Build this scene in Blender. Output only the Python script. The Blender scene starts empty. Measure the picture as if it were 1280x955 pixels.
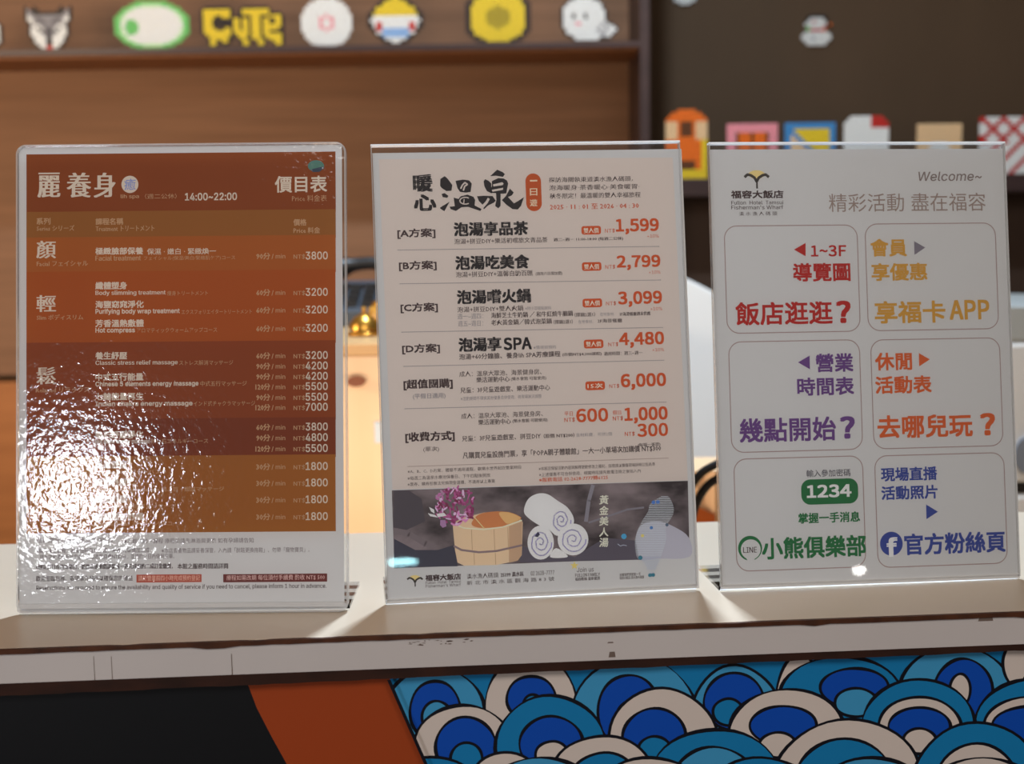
import bpy, math, random
from mathutils import Vector, Matrix
from mathutils.geometry import tessellate_polygon
random.seed(7)
SC = bpy.context.scene
COL = SC.collection
# ------------------------------------------------------------------ camera (measured from the photograph, 1280x955)
F = 1750.0
HCAM = 0.26030
PITCH = math.radians(6.998)
ROLL = math.radians(-0.859)
cp, sp, cr, sr = math.cos(PITCH), math.sin(PITCH), math.cos(ROLL), math.sin(ROLL)
FWD = Vector((0, cp, -sp)); R0 = Vector((1, 0, 0)); U0 = Vector((0, sp, cp))
XC = R0 * cr + U0 * sr
YC = -R0 * sr + U0 * cr
CAMLOC = Vector((0, 0, HCAM))
cam_d = bpy.data.cameras.new('camera'); cam = bpy.data.objects.new('camera', cam_d); COL.objects.link(cam)
M = Matrix((XC, YC, -FWD)).transposed().to_4x4(); M.translation = CAMLOC
cam.matrix_world = M
cam_d.sensor_width = 36.0; cam_d.lens = F / 1280 * 36.0
cam_d.dof.use_dof = True; cam_d.dof.focus_distance = 0.93; cam_d.dof.aperture_fstop = 6.3
cam_d.clip_start = 0.02
SC.camera = cam
# ------------------------------------------------------------------ world, lamps, exposure
SC.view_settings.view_transform = 'Standard'; SC.view_settings.look = 'None'
SC.view_settings.gamma = 1.0; SC.view_settings.exposure = 0.87
w = bpy.data.worlds.new('room_air'); SC.world = w; w.use_nodes = True
w.node_tree.nodes['Background'].inputs[0].default_value = (0.33, 0.27, 0.23, 1)
w.node_tree.nodes['Background'].inputs[1].default_value = 0.32


def area(name, loc, target, sx, sy, power, color, spread=180):
    d = bpy.data.lights.new(name, 'AREA'); d.shape = 'RECTANGLE'; d.size = sx; d.size_y = sy
    d.energy = power; d.color = color; d.spread = math.radians(spread)
    o = bpy.data.objects.new(name, d); COL.objects.link(o)
    o.location = loc
    o.rotation_euler = (Vector(target) - Vector(loc)).to_track_quat('-Z', 'Y').to_euler()
    return o


# bright downlight over the desk behind the ledge (throws the holders' shadows forward)
area('desk_downlight', (0.06, 1.62, 1.50), (0.06, 1.15, 0.0), 0.09, 0.07, 20, (0.70, 0.85, 1.0))
# unseen soft fill added for dim room light from the ceiling in front
area('lobby_ceiling_fill', (0.3, -0.9, 1.55), (0.1, 0.9, 0.1), 1.6, 1.0, 15.5, (1.0, 0.915, 0.84))
# unseen warm lamp added to brighten the left wall and its plaques
area('left_wall_fill', (-1.15, 1.25, 0.42), (-1.05, 2.6, 0.15), 0.5, 0.3, 7.5, (1.0, 0.78, 0.56))
# unseen warm strip added behind the ledge to brighten the desk furniture
area('desk_warm_fill', (-0.16, 1.32, -0.035), (-0.18, 1.62, -0.08), 0.5, 0.03, 0.62, (1.0, 0.78, 0.58))

# ------------------------------------------------------------------ helpers


def lin(c):
    return tuple(((v / 255) / 12.92 if v / 255 <= 0.04045 else ((v / 255 + 0.055) / 1.055) ** 2.4) for v in c)


MATS = {}


def mat(name, col, rough=0.6, spec=0.3, metal=0.0, scale=1.0, noise=None, bump=None):
    """col is sRGB 0-255.  noise=(scale xyz, other colour, contrast)  bump=(scale, strength)"""
    if name in MATS: return MATS[name]
    m = bpy.data.materials.new(name); m.use_nodes = True
    nt = m.node_tree; b = nt.nodes['Principled BSDF']
    c = tuple(min(1, v * scale) for v in lin(col))
    b.inputs['Base Color'].default_value = (*c, 1); b.inputs['Roughness'].default_value = rough
    b.inputs['Specular IOR Level'].default_value = spec; b.inputs['Metallic'].default_value = metal
    if noise or bump:
        tc = nt.nodes.new('ShaderNodeTexCoord'); mp = nt.nodes.new('ShaderNodeMapping')
        nt.links.new(tc.outputs['Object'], mp.inputs[0])
        nz = nt.nodes.new('ShaderNodeTexNoise'); nz.inputs['Detail'].default_value = 4
        nt.links.new(mp.outputs[0], nz.inputs[0])
        nz.inputs['Scale'].default_value = 1.0
        mp.inputs['Scale'].default_value = noise[0] if noise else bump[0]
        if noise:
            rp = nt.nodes.new('ShaderNodeValToRGB')
            rp.color_ramp.elements[0].position = 0.5 - noise[2]; rp.color_ramp.elements[1].position = 0.5 + noise[2]
            rp.color_ramp.elements[0].color = (*c, 1)
            rp.color_ramp.elements[1].color = (*tuple(min(1, v * scale) for v in lin(noise[1])), 1)
            nt.links.new(nz.outputs['Fac'], rp.inputs[0]); nt.links.new(rp.outputs[0], b.inputs['Base Color'])
        if bump:
            bp = nt.nodes.new('ShaderNodeBump'); bp.inputs['Strength'].default_value = bump[1]
            bp.inputs['Distance'].default_value = 0.002
            nt.links.new(nz.outputs['Fac'], bp.inputs['Height']); nt.links.new(bp.outputs[0], b.inputs['Normal'])
    MATS[name] = m
    return m


def ink(r, g, b):
    """printed colour: value seen in the photograph on paper whose white reads (164,156,150)"""
    name = 'ink_%d_%d_%d' % (r, g, b)
    if name in MATS: return MATS[name]
    wl = lin((164, 156, 150)); c = lin((r, g, b))
    m = mat(name, (0, 0, 0), 0.55, 0.25)
    m.node_tree.nodes['Principled BSDF'].inputs['Base Color'].default_value = (
        *[min(0.95, c[k] / wl[k] * 0.73) for k in range(3)], 1)
    return m


def clear_plastic(name, tint=(0.97, 0.98, 0.99), gloss=1.0, rough=0.02, bump=None):
    m = bpy.data.materials.new(name); m.use_nodes = True; nt = m.node_tree; nt.nodes.clear()
    out = nt.nodes.new('ShaderNodeOutputMaterial'); mx = nt.nodes.new('ShaderNodeMixShader')
    tr = nt.nodes.new('ShaderNodeBsdfTransparent'); tr.inputs[0].default_value = (*tint, 1)
    gl = nt.nodes.new('ShaderNodeBsdfGlossy'); gl.inputs['Roughness'].default_value = rough
    gl.inputs[0].default_value = (gloss, gloss, gloss, 1)
    fr = nt.nodes.new('ShaderNodeFresnel'); fr.inputs['IOR'].default_value = 1.49
    nt.links.new(fr.outputs[0], mx.inputs[0]); nt.links.new(tr.outputs[0], mx.inputs[1]); nt.links.new(gl.outputs[0], mx.inputs[2])
    nt.links.new(mx.outputs[0], out.inputs[0])
    if bump:
        tc = nt.nodes.new('ShaderNodeTexCoord'); mp = nt.nodes.new('ShaderNodeMapping')
        mp.inputs['Scale'].default_value = bump[0]; mp.inputs['Rotation'].default_value = (0, 0, 0.5)
        nz = nt.nodes.new('ShaderNodeTexNoise'); nz.inputs['Scale'].default_value = 1; nz.inputs['Detail'].default_value = 2.5
        nt.links.new(tc.outputs['Object'], mp.inputs[0]); nt.links.new(mp.outputs[0], nz.inputs[0])
        bp = nt.nodes.new('ShaderNodeBump'); bp.inputs['Strength'].default_value = bump[1]; bp.inputs['Distance'].default_value = 0.001
        nt.links.new(nz.outputs['Fac'], bp.inputs['Height']); nt.links.new(bp.outputs[0], gl.inputs['Normal'])
    MATS[name] = m
    return m


def frosted(name, col, alpha, glow=False):
    m = bpy.data.materials.new(name); m.use_nodes = True; nt = m.node_tree
    b = nt.nodes['Principled BSDF']; b.inputs['Base Color'].default_value = (*col, 1)
    b.inputs['Roughness'].default_value = 0.15; b.inputs['Alpha'].default_value = alpha
    b.inputs['Specular IOR Level'].default_value = 0.6
    if glow:
        out = nt.nodes['Material Output']; ad = nt.nodes.new('ShaderNodeMixShader'); ad.inputs[0].default_value = .55
        tl = nt.nodes.new('ShaderNodeBsdfTranslucent'); tl.inputs[0].default_value = (.97, .96, .95, 1)
        nt.links.new(b.outputs[0], ad.inputs[1]); nt.links.new(tl.outputs[0], ad.inputs[2]); nt.links.new(ad.outputs[0], out.inputs[0])
    MATS[name] = m
    return m


class MB:
    def __init__(s): s.v = []; s.f = []; s.mi = []; s.mats = []; s.M = Matrix.Identity(4)

    def slot(s, m):
        if m not in s.mats: s.mats.append(m)
        return s.mats.index(m)

    def add(s, vs, fs, m):
        k = len(s.v); i = s.slot(m)
        s.v += [tuple(s.M @ Vector(v)) for v in vs]
        s.f += [tuple(a + k for a in f) for f in fs]; s.mi += [i] * len(fs)

    def box(s, x0, x1, y0, y1, z0, z1, m):
        vs = [(x, y, z) for z in (z0, z1) for y in (y0, y1) for x in (x0, x1)]
        s.add(vs, [(0, 2, 3, 1), (4, 5, 7, 6), (0, 1, 5, 4), (2, 6, 7, 3), (0, 4, 6, 2), (1, 3, 7, 5)], m)

    def prism(s, pts, z0, z1, m, cap=True):
        """pts: CCW xy outline"""
        n = len(pts)
        vs = [(x, y, z0) for x, y in pts] + [(x, y, z1) for x, y in pts]
        fs = [(i, (i + 1) % n, (i + 1) % n + n, i + n) for i in range(n)]
        if cap:
            t = tessellate_polygon([[Vector((x, y, 0)) for x, y in pts]])
            for a, b, c in t:
                A, B, C = pts[a], pts[b], pts[c]
                if (B[0] - A[0]) * (C[1] - A[1]) - (B[1] - A[1]) * (C[0] - A[0]) < 0: a, c = c, a
                fs += [(a + n, b + n, c + n), (c, b, a)]
        s.add(vs, fs, m)

    def flat(s, pts, z, m):
        t = tessellate_polygon([[Vector((x, y, 0)) for x, y in pts]])
        fs = []
        for a, b, c in t:
            A, B, C = pts[a], pts[b], pts[c]
            if (B[0] - A[0]) * (C[1] - A[1]) - (B[1] - A[1]) * (C[0] - A[0]) < 0: a, c = c, a
            fs.append((a, b, c))
        s.add([(x, y, z) for x, y in pts], fs, m)

    def lathe(s, prof, m, n=24, c=(0, 0, 0)):
        vs = []; fs = []
        for r, z in prof:
            for k in range(n):
                a = 2 * math.pi * k / n; vs.append((c[0] + r * math.cos(a), c[1] + r * math.sin(a), c[2] + z))
        for j in range(len(prof) - 1):
            for k in range(n):
                fs.append((j * n + k, j * n + (k + 1) % n, (j + 1) * n + (k + 1) % n, (j + 1) * n + k))
        s.add(vs, fs, m)

    def tube(s, path, r, m, n=10):
        P = [Vector(p) for p in path]; vs = []; fs = []
        for i, p in enumerate(P):
            t = (P[min(i + 1, len(P) - 1)] - P[max(i - 1, 0)]).normalized()
            a = t.cross(Vector((0.13, 0.2, 1))).normalized(); b = t.cross(a)
            rr = r[i] if isinstance(r, (list, tuple)) else r
            vs += [tuple(p + a * rr * math.cos(2 * math.pi * k / n) + b * rr * math.sin(2 * math.pi * k / n)) for k in range(n)]
        for i in range(len(P) - 1):
            for k in range(n): fs.append((i * n + k, i * n + (k + 1) % n, (i + 1) * n + (k + 1) % n, (i + 1) * n + k))
        fs += [tuple(range(n - 1, -1, -1)), tuple(range((len(P) - 1) * n, len(P) * n))]
        s.add(vs, fs, m)

    def build(s, name, parent=None, smooth=False, bevel=0):
        me = bpy.data.meshes.new(name); me.from_pydata(s.v, [], s.f)
        for m in s.mats: me.materials.append(m)
        me.polygons.foreach_set('material_index', s.mi)
        if smooth: me.polygons.foreach_set('use_smooth', [True] * len(me.polygons))
        me.update()
        o = bpy.data.objects.new(name, me); COL.objects.link(o)
        if parent: o.parent = parent
        if bevel:
            b = o.modifiers.new('bevel', 'BEVEL'); b.width = bevel; b.segments = 2; b.limit_method = 'ANGLE'
        return o


def thing(name, label, cat, loc=(0, 0, 0), rz=0, group=None):
    o = bpy.data.objects.new(name, None); COL.objects.link(o); o.empty_display_size = 0.05
    o.location = loc; o.rotation_euler = (0, 0, rz)
    tag(o, label, cat, group)
    return o


def tag(o, label, cat, group=None):
    o['label'] = label; o['category'] = cat
    if group: o['group'] = group
    return o


def part(mb, name, parent, label=None, **k):
    o = mb.build(name, parent, **k)
    if label: o['label'] = label
    return o


def ray(u, v): return (FWD * F + XC * (u - 640) - YC * (v - 477.5)).normalized()


def at(u, v, Y):
    """point of the photograph's pixel (u, v) on the upright plane y = Y"""
    d = ray(u, v); return CAMLOC + d * (Y / d.y)


# materials of the place
WALL = mat('brown_wall_laminate', (137, 101, 76), 0.7, 0.2, noise=((3, 3, 60), (118, 86, 64), 0.25))
WALLR = mat('dark_brown_wall_laminate', (82, 64, 47), 0.75, 0.2, noise=((8, 3, 3), (76, 59, 43), 0.25))
SHELF = mat('shelf_dark_wood', (62, 44, 42), 0.4, 0.35, noise=((2, 30, 30), (50, 35, 34), 0.2))
SHELFU = mat('shelf_underside_wood', (140, 92, 58), 0.6, 0.3)
LAM = mat('cream_counter_laminate', (222, 206, 186), 0.32, 0.5, noise=((9, 9, 9), (216, 199, 178), 0.3))
LIP = mat('worn_brown_edge', (92, 52, 30), 0.6, 0.3, noise=((60, 60, 60), (58, 32, 20), 0.2))
FASC = mat('white_fascia_laminate', (214, 208, 206), 0.5, 0.35, noise=((6, 6, 6), (205, 199, 198), 0.3))
DARK = mat('dark_brown_strip', (62, 34, 24), 0.65, 0.25, noise=((25, 25, 80), (36, 20, 15), 0.2))
MAPLE = mat('maple_veneer', (232, 202, 168), 0.5, 0.3, noise=((40, 8, 3), (226, 194, 158), 0.3))
DESKM = mat('desk_top_laminate', (196, 170, 140), 0.45, 0.35)
WHITEP = mat('white_plastic', (228, 228, 226), 0.4, 0.4)
GREYP = mat('pale_grey_plastic', (176, 180, 178), 0.45, 0.4)
BLACKP = mat('black_plastic', (18, 18, 20), 0.35, 0.5)
BRASS = mat('brass', (214, 160, 70), 0.3, 0.5, metal=0.9)
FLOORM = mat('floor_stone', (120, 104, 92), 0.4, 0.4, noise=((2, 2, 2), (104, 90, 80), 0.2))
CEILM = mat('ceiling_paint', (206, 200, 194), 0.8, 0.2)
ACR = clear_plastic('clear_acrylic')
ACRF = clear_plastic('wavy_clear_film', gloss=1.0, rough=0.07, bump=((230, 340, 200), 0.25))
EDGE = frosted('white_edge_highlight', (0.95, 0.95, 0.95), 0.95, True)  # white translucent colour stands in for light caught by the clear top edge
EDGET = frosted('polished_acrylic_edge', (0.86, 0.86, 0.86), 0.38)
EDGEF = frosted('foot_acrylic_edge', (0.9, 0.9, 0.9), 0.12)
GLOW = frosted('white_fold_highlight', (0.95, 0.95, 0.95), 1.0, True)  # white material imitating light piped through the clear bottom fold
GLOW.node_tree.nodes['Mix Shader'].inputs[0].default_value = 0.95

# ------------------------------------------------------------------ the room
o = MB(); o.box(-2.6, 2.6, -2.2, 2.75, -1.16, -1.10, FLOORM); o = o.build('floor'); o['kind'] = 'structure'
o = MB(); o.box(-2.6, 2.6, -2.2, 2.75, 1.70, 1.76, CEILM); o = o.build('ceiling'); o['kind'] = 'structure'
YW = 2.62
XS = at(806, 100, YW).x
o = MB(); o.box(-2.6, 2.6, YW, YW + 0.1, -1.10, 1.70, WALLR); wb = o.build('wall_back'); wb['kind'] = 'structure'
for nm, x0, x1 in (('wall_left', -2.7, -2.6), ('wall_right', 2.6, 2.7)):
    o = MB(); o.box(x0, x1, -2.2, 2.75, -1.10, 1.70, WALLR); o = o.build(nm); o['kind'] = 'structure'

# ------------------------------------------------------------------ wall unit with the upper and lower display shelves
YF = 2.37
wu = thing('wall_shelf_unit', 'brown wood wall unit whose dark-edged shelf carries the row of bead plaques at top left', 'shelf', (0, YW - 0.02, 0))


def wpart(name, x0, x1, y0, y1, z0, z1, m, label=None, bevel=0):
    b = MB(); b.box(x0, x1, y0 - (YW - .02), y1 - (YW - .02), z0, z1, m)
    return part(b, name, wu, label, bevel=bevel)


zs1 = at(400, 57, YF).z; zs0 = at(400, 66.5, YF).z
xL = -2.2
xr = at(800, 62, YF).x; xr2 = at(812, 62, YF).x
zg = at(9, 475, YW - .03).z
wpart('back_panel', xL, xr, YW - .03, YW - .002, zs1, 1.25, WALL)
wpart('back_panel', xL, xr, YW - .03, YW - .002, zg + .009, zs0, WALL)
wpart('back_panel', xL, xr, YW - .03, YW - .002, -1.09, zg - .004, mat('warm_lit_wood_panel', (168, 108, 62), 0.55, 0.3, noise=((3, 3, 50), (150, 94, 52), 0.25)), 'lower wood panel coloured orange as if lit warm')  # orange base colour stands in for warm light low on the wall
b = MB(); b.box(xL, xr, YF - (YW - .02), -.012, zs0 + .003, zs1, SHELF); b.box(xL, xr, YF + .02 - (YW - .02), -.012, zs0, zs0 + .003, SHELFU)
part(b, 'shelf_board', wu, 'shelf board with a dark front edge')
wpart('side_panel', xr, xr2, YF, YW - .002, -1.09, 1.25, SHELF, 'dark upright end panel')
ls = thing('display_ledge', 'dark wooden wall ledge behind the right sign carrying a row of coloured bead plaques', 'shelf', (0.9, 2.5, 0))
zl = at(900, 223, YF).z
b = MB(); b.box(xr2 - .9, 2.5 - .9, YF - .02 - 2.5, YW - .002 - 2.5, zl - .03, zl, SHELF); part(b, 'board', ls, bevel=.002)
b = MB(); b.box(xr2 - .9, 2.5 - .9, YF + .06 - 2.5, YW - .002 - 2.5, -1.09, zl - .03, mat('dark_cupboard_front', (58, 42, 32), 0.6, 0.3)); part(b, 'cupboard_front', ls)

# ------------------------------------------------------------------ bead plaques
PIT = 0.005
BC = {'w': ('white', (232, 232, 228)), 'g': ('grey', (142, 140, 144)), 'k': ('black', (24, 22, 24)), 'r': ('red', (196, 40, 36)),
      'y': ('yellow', (230, 200, 40)), 'Y': ('olive', (170, 150, 30)), 'n': ('green', (104, 196, 104)), 'm': ('mint', (196, 232, 180)),
      'p': ('pink', (236, 150, 160)), 'o': ('orange', (232, 110, 20)), 'b': ('blue', (60, 140, 200)), 'c': ('cream', (232, 196, 150)),
      'B': ('brown', (96, 52, 20)), 's': ('salmon', (238, 150, 130)), 'd': ('dark_grey', (80, 78, 84)), 'l': ('skyblue', (140, 180, 224))}


def bead_mat(ch): return mat('bead_' + BC[ch][0], BC[ch][1], 0.45, 0.4)


def plaque(name, label, rows, ucx, vbot, Y, cat='plaque', group=None, zsh=None):
    group = group or ('bead plaques on the upper shelf' if zsh and zsh > .4 else 'bead plaques on the lower ledge' if zsh else 'bead plaques hung on the wall')
    n = len(rows[0]); root_p = at(ucx, vbot, Y)
    z0 = zsh if zsh is not None else root_p.z
    t = thing(name, label, cat, (root_p.x, Y, z0), 0, group)
    byc = {}
    H = len(rows)
    for j, row in enumerate(rows):
        for i, ch in enumerate(row):
            if ch == '.': continue
            x = (i - (n - 1) / 2) * PIT; z = (H - j - .5) * PIT
            mb = byc.setdefault(ch, MB())
            vs = []
            for yy, rr in ((-.0025, .00215), (-.0019, .00255), (.0025, .00255)):
                for k in range(8):
                    a = math.pi / 8 + k * math.pi / 4
                    vs.append((x + rr * math.cos(a), yy, z + rr * math.sin(a)))
            fs = [tuple(range(8)), tuple(range(23, 15, -1))]
            for q in (0, 8):
                fs += [(q + k, q + 8 + k, q + 8 + (k + 1) % 8, q + (k + 1) % 8) for k in range(8)]
            mb.add(vs, fs, bead_mat(ch))
    for ch, mb in byc.items():
        p = mb.build('beads', t); p['kind'] = 'stuff'; p['label'] = BC[ch][0].replace('_', ' ') + ' fused beads'
    return t


def shape(w, h, fn):
    return [''.join(fn((i - (w - 1) / 2) / (w / 2), (j - (h - 1) / 2) / (h / 2), i, j) for i in range(w)) for j in range(h)]


def disc(w, h, body, rim='k', extra=None, p=2.0):
    def f(x, y, i, j):
        r = (abs(x) ** p + abs(y) ** p) ** (1 / p)
        if r > 1.02: return '.'
        if r > 0.86: return rim
        if extra:
            e = extra(x, y, i, j)
            if e: return e
        return body
    return shape(w, h, f)


ZS = zs1 + 0.0003
YP = YF + 0.03
plaque('bead_plaque', 'white round bead plaque cut off by the left picture edge', disc(12, 12, 'w', 'k'), -18, 52, YP, zsh=ZS)
wolf = ['k..k........k..k', 'kgkkk......kkkgk', 'kggkkkkkkkkkkggk', 'kwggggggggggggwk', 'kwwgddggggddgwwk', '.kwgggdggdgggwk.', '.kgwwgggggg wwgk.'.replace(' ', ''),
        '.kwwkwgddgwkwwk.', '.kwwwkgddgkwwwk.', '.kwwwwgddgwwwwk.', '..kwwwwddwwwwk..', '..kwwwwkkwwwwk..', '...kwwwkkwwwk...', '....kwwrrwwk....', '.....kkrrkk.....']
plaque('bead_wolf', 'grey and white wolf head bead plaque with red tongue on the upper shelf', wolf, 62, 52, YP, 'plaque', zsh=ZS)
plaque('bead_plaque', 'white oval bead plaque with a light green rim, left of the yellow lettering',
       disc(25, 16, 'w', 'n', lambda x, y, i, j: 'm' if (x * x + y * y) > .66 else ('n' if ((x + .55) ** 2 / .03 + (y - .05) ** 2 / .12) < 1 else None)), 191, 54, YP, zsh=ZS)
cute = ['.kkkkkkkkk....kkkkkkkkk.....', 'kyyyyyyyyyk..kyyyyyyyyyk....', 'kyyyyyyyyyk..kyyyyyyyyykkkk.', 'kyyyykkyyyk.kkkkkyyykkkyyyyk', 'kyyykkkkkkkyykyykyyykyykkyyk', 'kyyykkkkkkkyykyykyyykyykkyyk',
        'kyyykkkkkkkyykyykyyykyyyyyyk', 'kyyyyk.kyykyykyykyyykyyyyykk', 'kyyyyyyyyykyyyyykyyykyykkkkk', '.kyyyyyyyykkyyyykyyykyyyyyyk', '..kyyyyyykk.kyykkyyykkyyyyyk', '..kyykkyyk...kyyk.kyyk.kyyyk', '..kyyk.kk....kyyk.kyyk..kyyk', '...kk.........kk...kk....kk.']
cute = [(r + '.' * 28)[:28] for r in cute]
plaque('bead_lettering', 'dripping yellow bead lettering reading CUTE on the upper shelf', cute, 304, 54, YP, 'lettering', zsh=ZS)
plaque('bead_plaque', 'plain white round bead plaque with pink centre, right of the yellow lettering',
       disc(17, 16, 'w', 'w', lambda x, y, i, j: 'p' if .04 < x * x + y * y < .1 else None), 409, 54, YP, zsh=ZS)
plaque('bead_plaque', 'six-sided bead plaque, yellow above white with blue and red spots',
       disc(19, 17, 'w', 'k', lambda x, y, i, j: 'y' if y < -.15 else ('l' if abs(x) < .45 and .3 < y < .6 else ('r' if (abs(abs(x) - .62) < .1 and abs(y - .2) < .16) else None)), 1.6), 495, 54, YP, zsh=ZS)
plaque('bead_plaque', 'plain yellow rounded bead plaque with an olive centre on the upper shelf',
       disc(22, 18, 'y', 'k', lambda x, y, i, j: 'Y' if (x * x + y * y) < .16 else None, 2.6), 623, 54, YP, zsh=ZS)
gh = ['......kkkkkk.........', '....kkwwwwwwkk.......', '...kwwwwwwwwwwk......', '..kwwwwwwwwwwwwk.....', '.kwwwwwwwwwwwwwk.....', '.kwwwwwwwwwwwwwwk....', '.kwwwkwwwkwwwwwwk....',
      '.kwwwkwwwkwwwwwwk....', '.kwwwwwwwwwwwwwwk....', '.kwwwwppwwwwwwwgwkk..', '.kwwwwwwwwwwwwgwgwwk.', '..kwwwwwwwwwwgwwgwwwk', '..kwwwwwwwwwwwggwwwk.', '...kkwwwwwwwwwwgwwk..', '.....kwwwwwwwwkkkk...', '......kkkkkkkk.......']
plaque('bead_ghost', 'white ghost bead plaque with small face and grey tied tail on the shelf end', gh, 736, 54, YP, 'plaque', zsh=ZS)
# lower ledge row
ZL = zl + 0.0003
YL = YF + 0.01
plaque('bead_plaque', 'tall orange arched bead plaque with cream frame and brown figure, left on the ledge',
       shape(14, 23, lambda x, y, i, j: '.' if (y < -.55 and (x * x + ((y + .55) / .45) ** 2) > 1) else ('o' if y < -.68 else ('c' if (-.68 <= y < -.15 and abs(x) > .42) else ('B' if y < -.2 and abs(x) < .25 else ('y' if y > .72 or x > .7 else ('B' if abs(x + .1) < .5 and y > .5 else 'o')))))), 858, 222, YL, zsh=ZL)
plaque('bead_plaque', 'pink framed bead plaque with dark orange centre on the ledge',
       shape(17, 18, lambda x, y, i, j: 'p' if (i < 3 or i > 13 or j < 3 or j > 14) else ('B' if i % 5 == 3 else 'o')), 940, 222, YL, zsh=ZL)
plaque('bead_plaque', 'blue framed bead plaque with a yellow triangle on the ledge',
       shape(17, 18, lambda x, y, i, j: 'b' if (i < 2 or i > 14 or j < 2 or j > 15) else ('y' if j < 12 and i > j else ('c' if i < j - 1 else 'b'))), 1012, 222, YL, zsh=ZL)
plaque('bead_plaque', 'plain white rounded bead plaque with a red upper right corner on the ledge',
       shape(15, 20, lambda x, y, i, j: '.' if (abs(x) ** 4 + abs(y) ** 4) > 1.15 else ('r' if (x > .25 and y < -.62) else 'w')), 1082, 222, YL, zsh=ZL)
plaque('bead_plaque', 'cream square bead plaque with a white disc on the ledge',
       shape(15, 17, lambda x, y, i, j: 'w' if (x * x + (y - .2) ** 2) < .3 else 'c'), 1173, 222, YL, zsh=ZL)
plaque('bead_plaque', 'white bead plaque with red lattice stripes at the right picture edge',
       shape(19, 19, lambda x, y, i, j: 'r' if ((i + j) % 7 < 2 or (i - j) % 7 < 2 and j < 9) else 'w'), 1258, 222, YL, zsh=ZL)
plaque('bead_snowman', 'small white two-ball bead snowman with green and red scarf hung on the dark wall',
       ['..kkkkkkk...', '..kwwwwwk...', '.kwwrwwwwk..', '.wwwwwwwwko.', '..nwwwwwr...', '..nrrrrro...', '.wwwwwwwww..', 'wwwwwwwwwww.', 'wwwwgwwwwww.', '.wwwwwwwww..', '..wwwwwww...'], 1022, 57, YW - .0028)
plaque('bead_plaque', 'white bead plaque hung on the wall right of the shelf unit at the top edge',
       disc(10, 10, 'w', 'w'), 856, 6, YW - .0028)

# ------------------------------------------------------------------ the reception ledge
A1, BS = 0.84823, 0.07393          # front edge: y = A1 + BS * x
DEP = 0.283
ANG = math.atan(BS)


def front_pt(u, v, inset=0.0):
    d = ray(u, v); t = (A1 + inset - (CAMLOC.y - BS * CAMLOC.x)) / (d.y - BS * d.x)
    p = CAMLOC + d * t
    return p.x / math.cos(ANG), p.z      # distance along the edge, height


ledge = thing('counter_ledge', 'cream laminate counter ledge with worn brown edge, three signs standing on it', 'counter', (0, A1, 0), ANG)
b = MB(); b.box(-1.25, 1.25, 0.0012, DEP, -.0215, 0, LAM); part(b, 'ledge_slab', ledge, bevel=.0008)
TH = -0.0215
b = MB(); n = 250; xs = [-1.25 + 2.5 * k / n for k in range(n + 1)]      # ragged brown edge strip
vs = []; fs = []
for k, x in enumerate(xs):
    lo = -.0028 - random.uniform(0, .0004) - (.0012 if random.random() < .04 else 0)
    up = -.0001 + (.0 if random.random() < .9 else -.0003)
    vs += [(x, -.0012, up), (x, -.0012, lo), (x, .0018, lo), (x, .0018, up)]
for k in range(n):
    for q in range(4):
        a = 4 * k + q; c = 4 * k + (q + 1) % 4
        fs.append((a, c, c + 4, a + 4))
b.add(vs, fs, LIP); part(b, 'edge_strip', ledge, 'thin worn brown edge strip')
b = MB(); b.box(-1.25, 1.25, 0.0, .0012, TH, -.0026, FASC); part(b, 'fascia', ledge, 'white front fascia')
b = MB(); vs = []; fs = []
for k, x in enumerate(xs):
    t = 0.0078 - 0.0040 * (x + .35) / .75; t = max(.0042, min(.0088, t)) + random.uniform(-.0003, .0003)
    vs += [(x, -.0004, TH), (x, -.0004, TH - t), (x, .0058, TH - t), (x, .0058, TH)]
for k in range(n):
    for q in range(4):
        a = 4 * k + q; c = 4 * k + (q + 1) % 4
        fs.append((a, c, c + 4, a + 4))
b.add(vs, fs, DARK); part(b, 'lower_strip', ledge, 'dark brown strip under the fascia')
# small chips and scuffs on the fascia
CH = mat('fascia_scuff', (120, 104, 96), 0.8, 0.1)
b = MB(); b.M = Matrix.Rotation(math.pi / 2, 4, 'X')
for k in range(26):
    u = 512 + random.uniform(0, 78); v = 804 - (u - 512) * .045 + random.uniform(-3, 3)
    if 566 < u < 576: continue
    x, z = front_pt(u, v); a = random.uniform(.0005, .0022); c = random.uniform(.0002, .0005)
    b.flat([(x - a, z - c * .3), (x + a * .4, z - c), (x + a, z + c * .2), (x, z + c)], .0002, CH)
for u, v, a, c in ((765, 818, .0022, .0018), (763, 803, .002, .0004), (707, 789, .001, .0008), (1232, 772, .005, .0022), (290, 833, .0003, .008), (118, 838, .0002, .009), (140, 838, .0002, .009)):
    x, z = front_pt(u, v); b.flat([(x - a, z - c), (x + a, z - c), (x + a * .8, z + c), (x - a * .7, z + c)], .0002, CH)
part(b, 'scuffs', ledge, 'small grey chips and scuffs')['kind'] = 'stuff'

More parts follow.
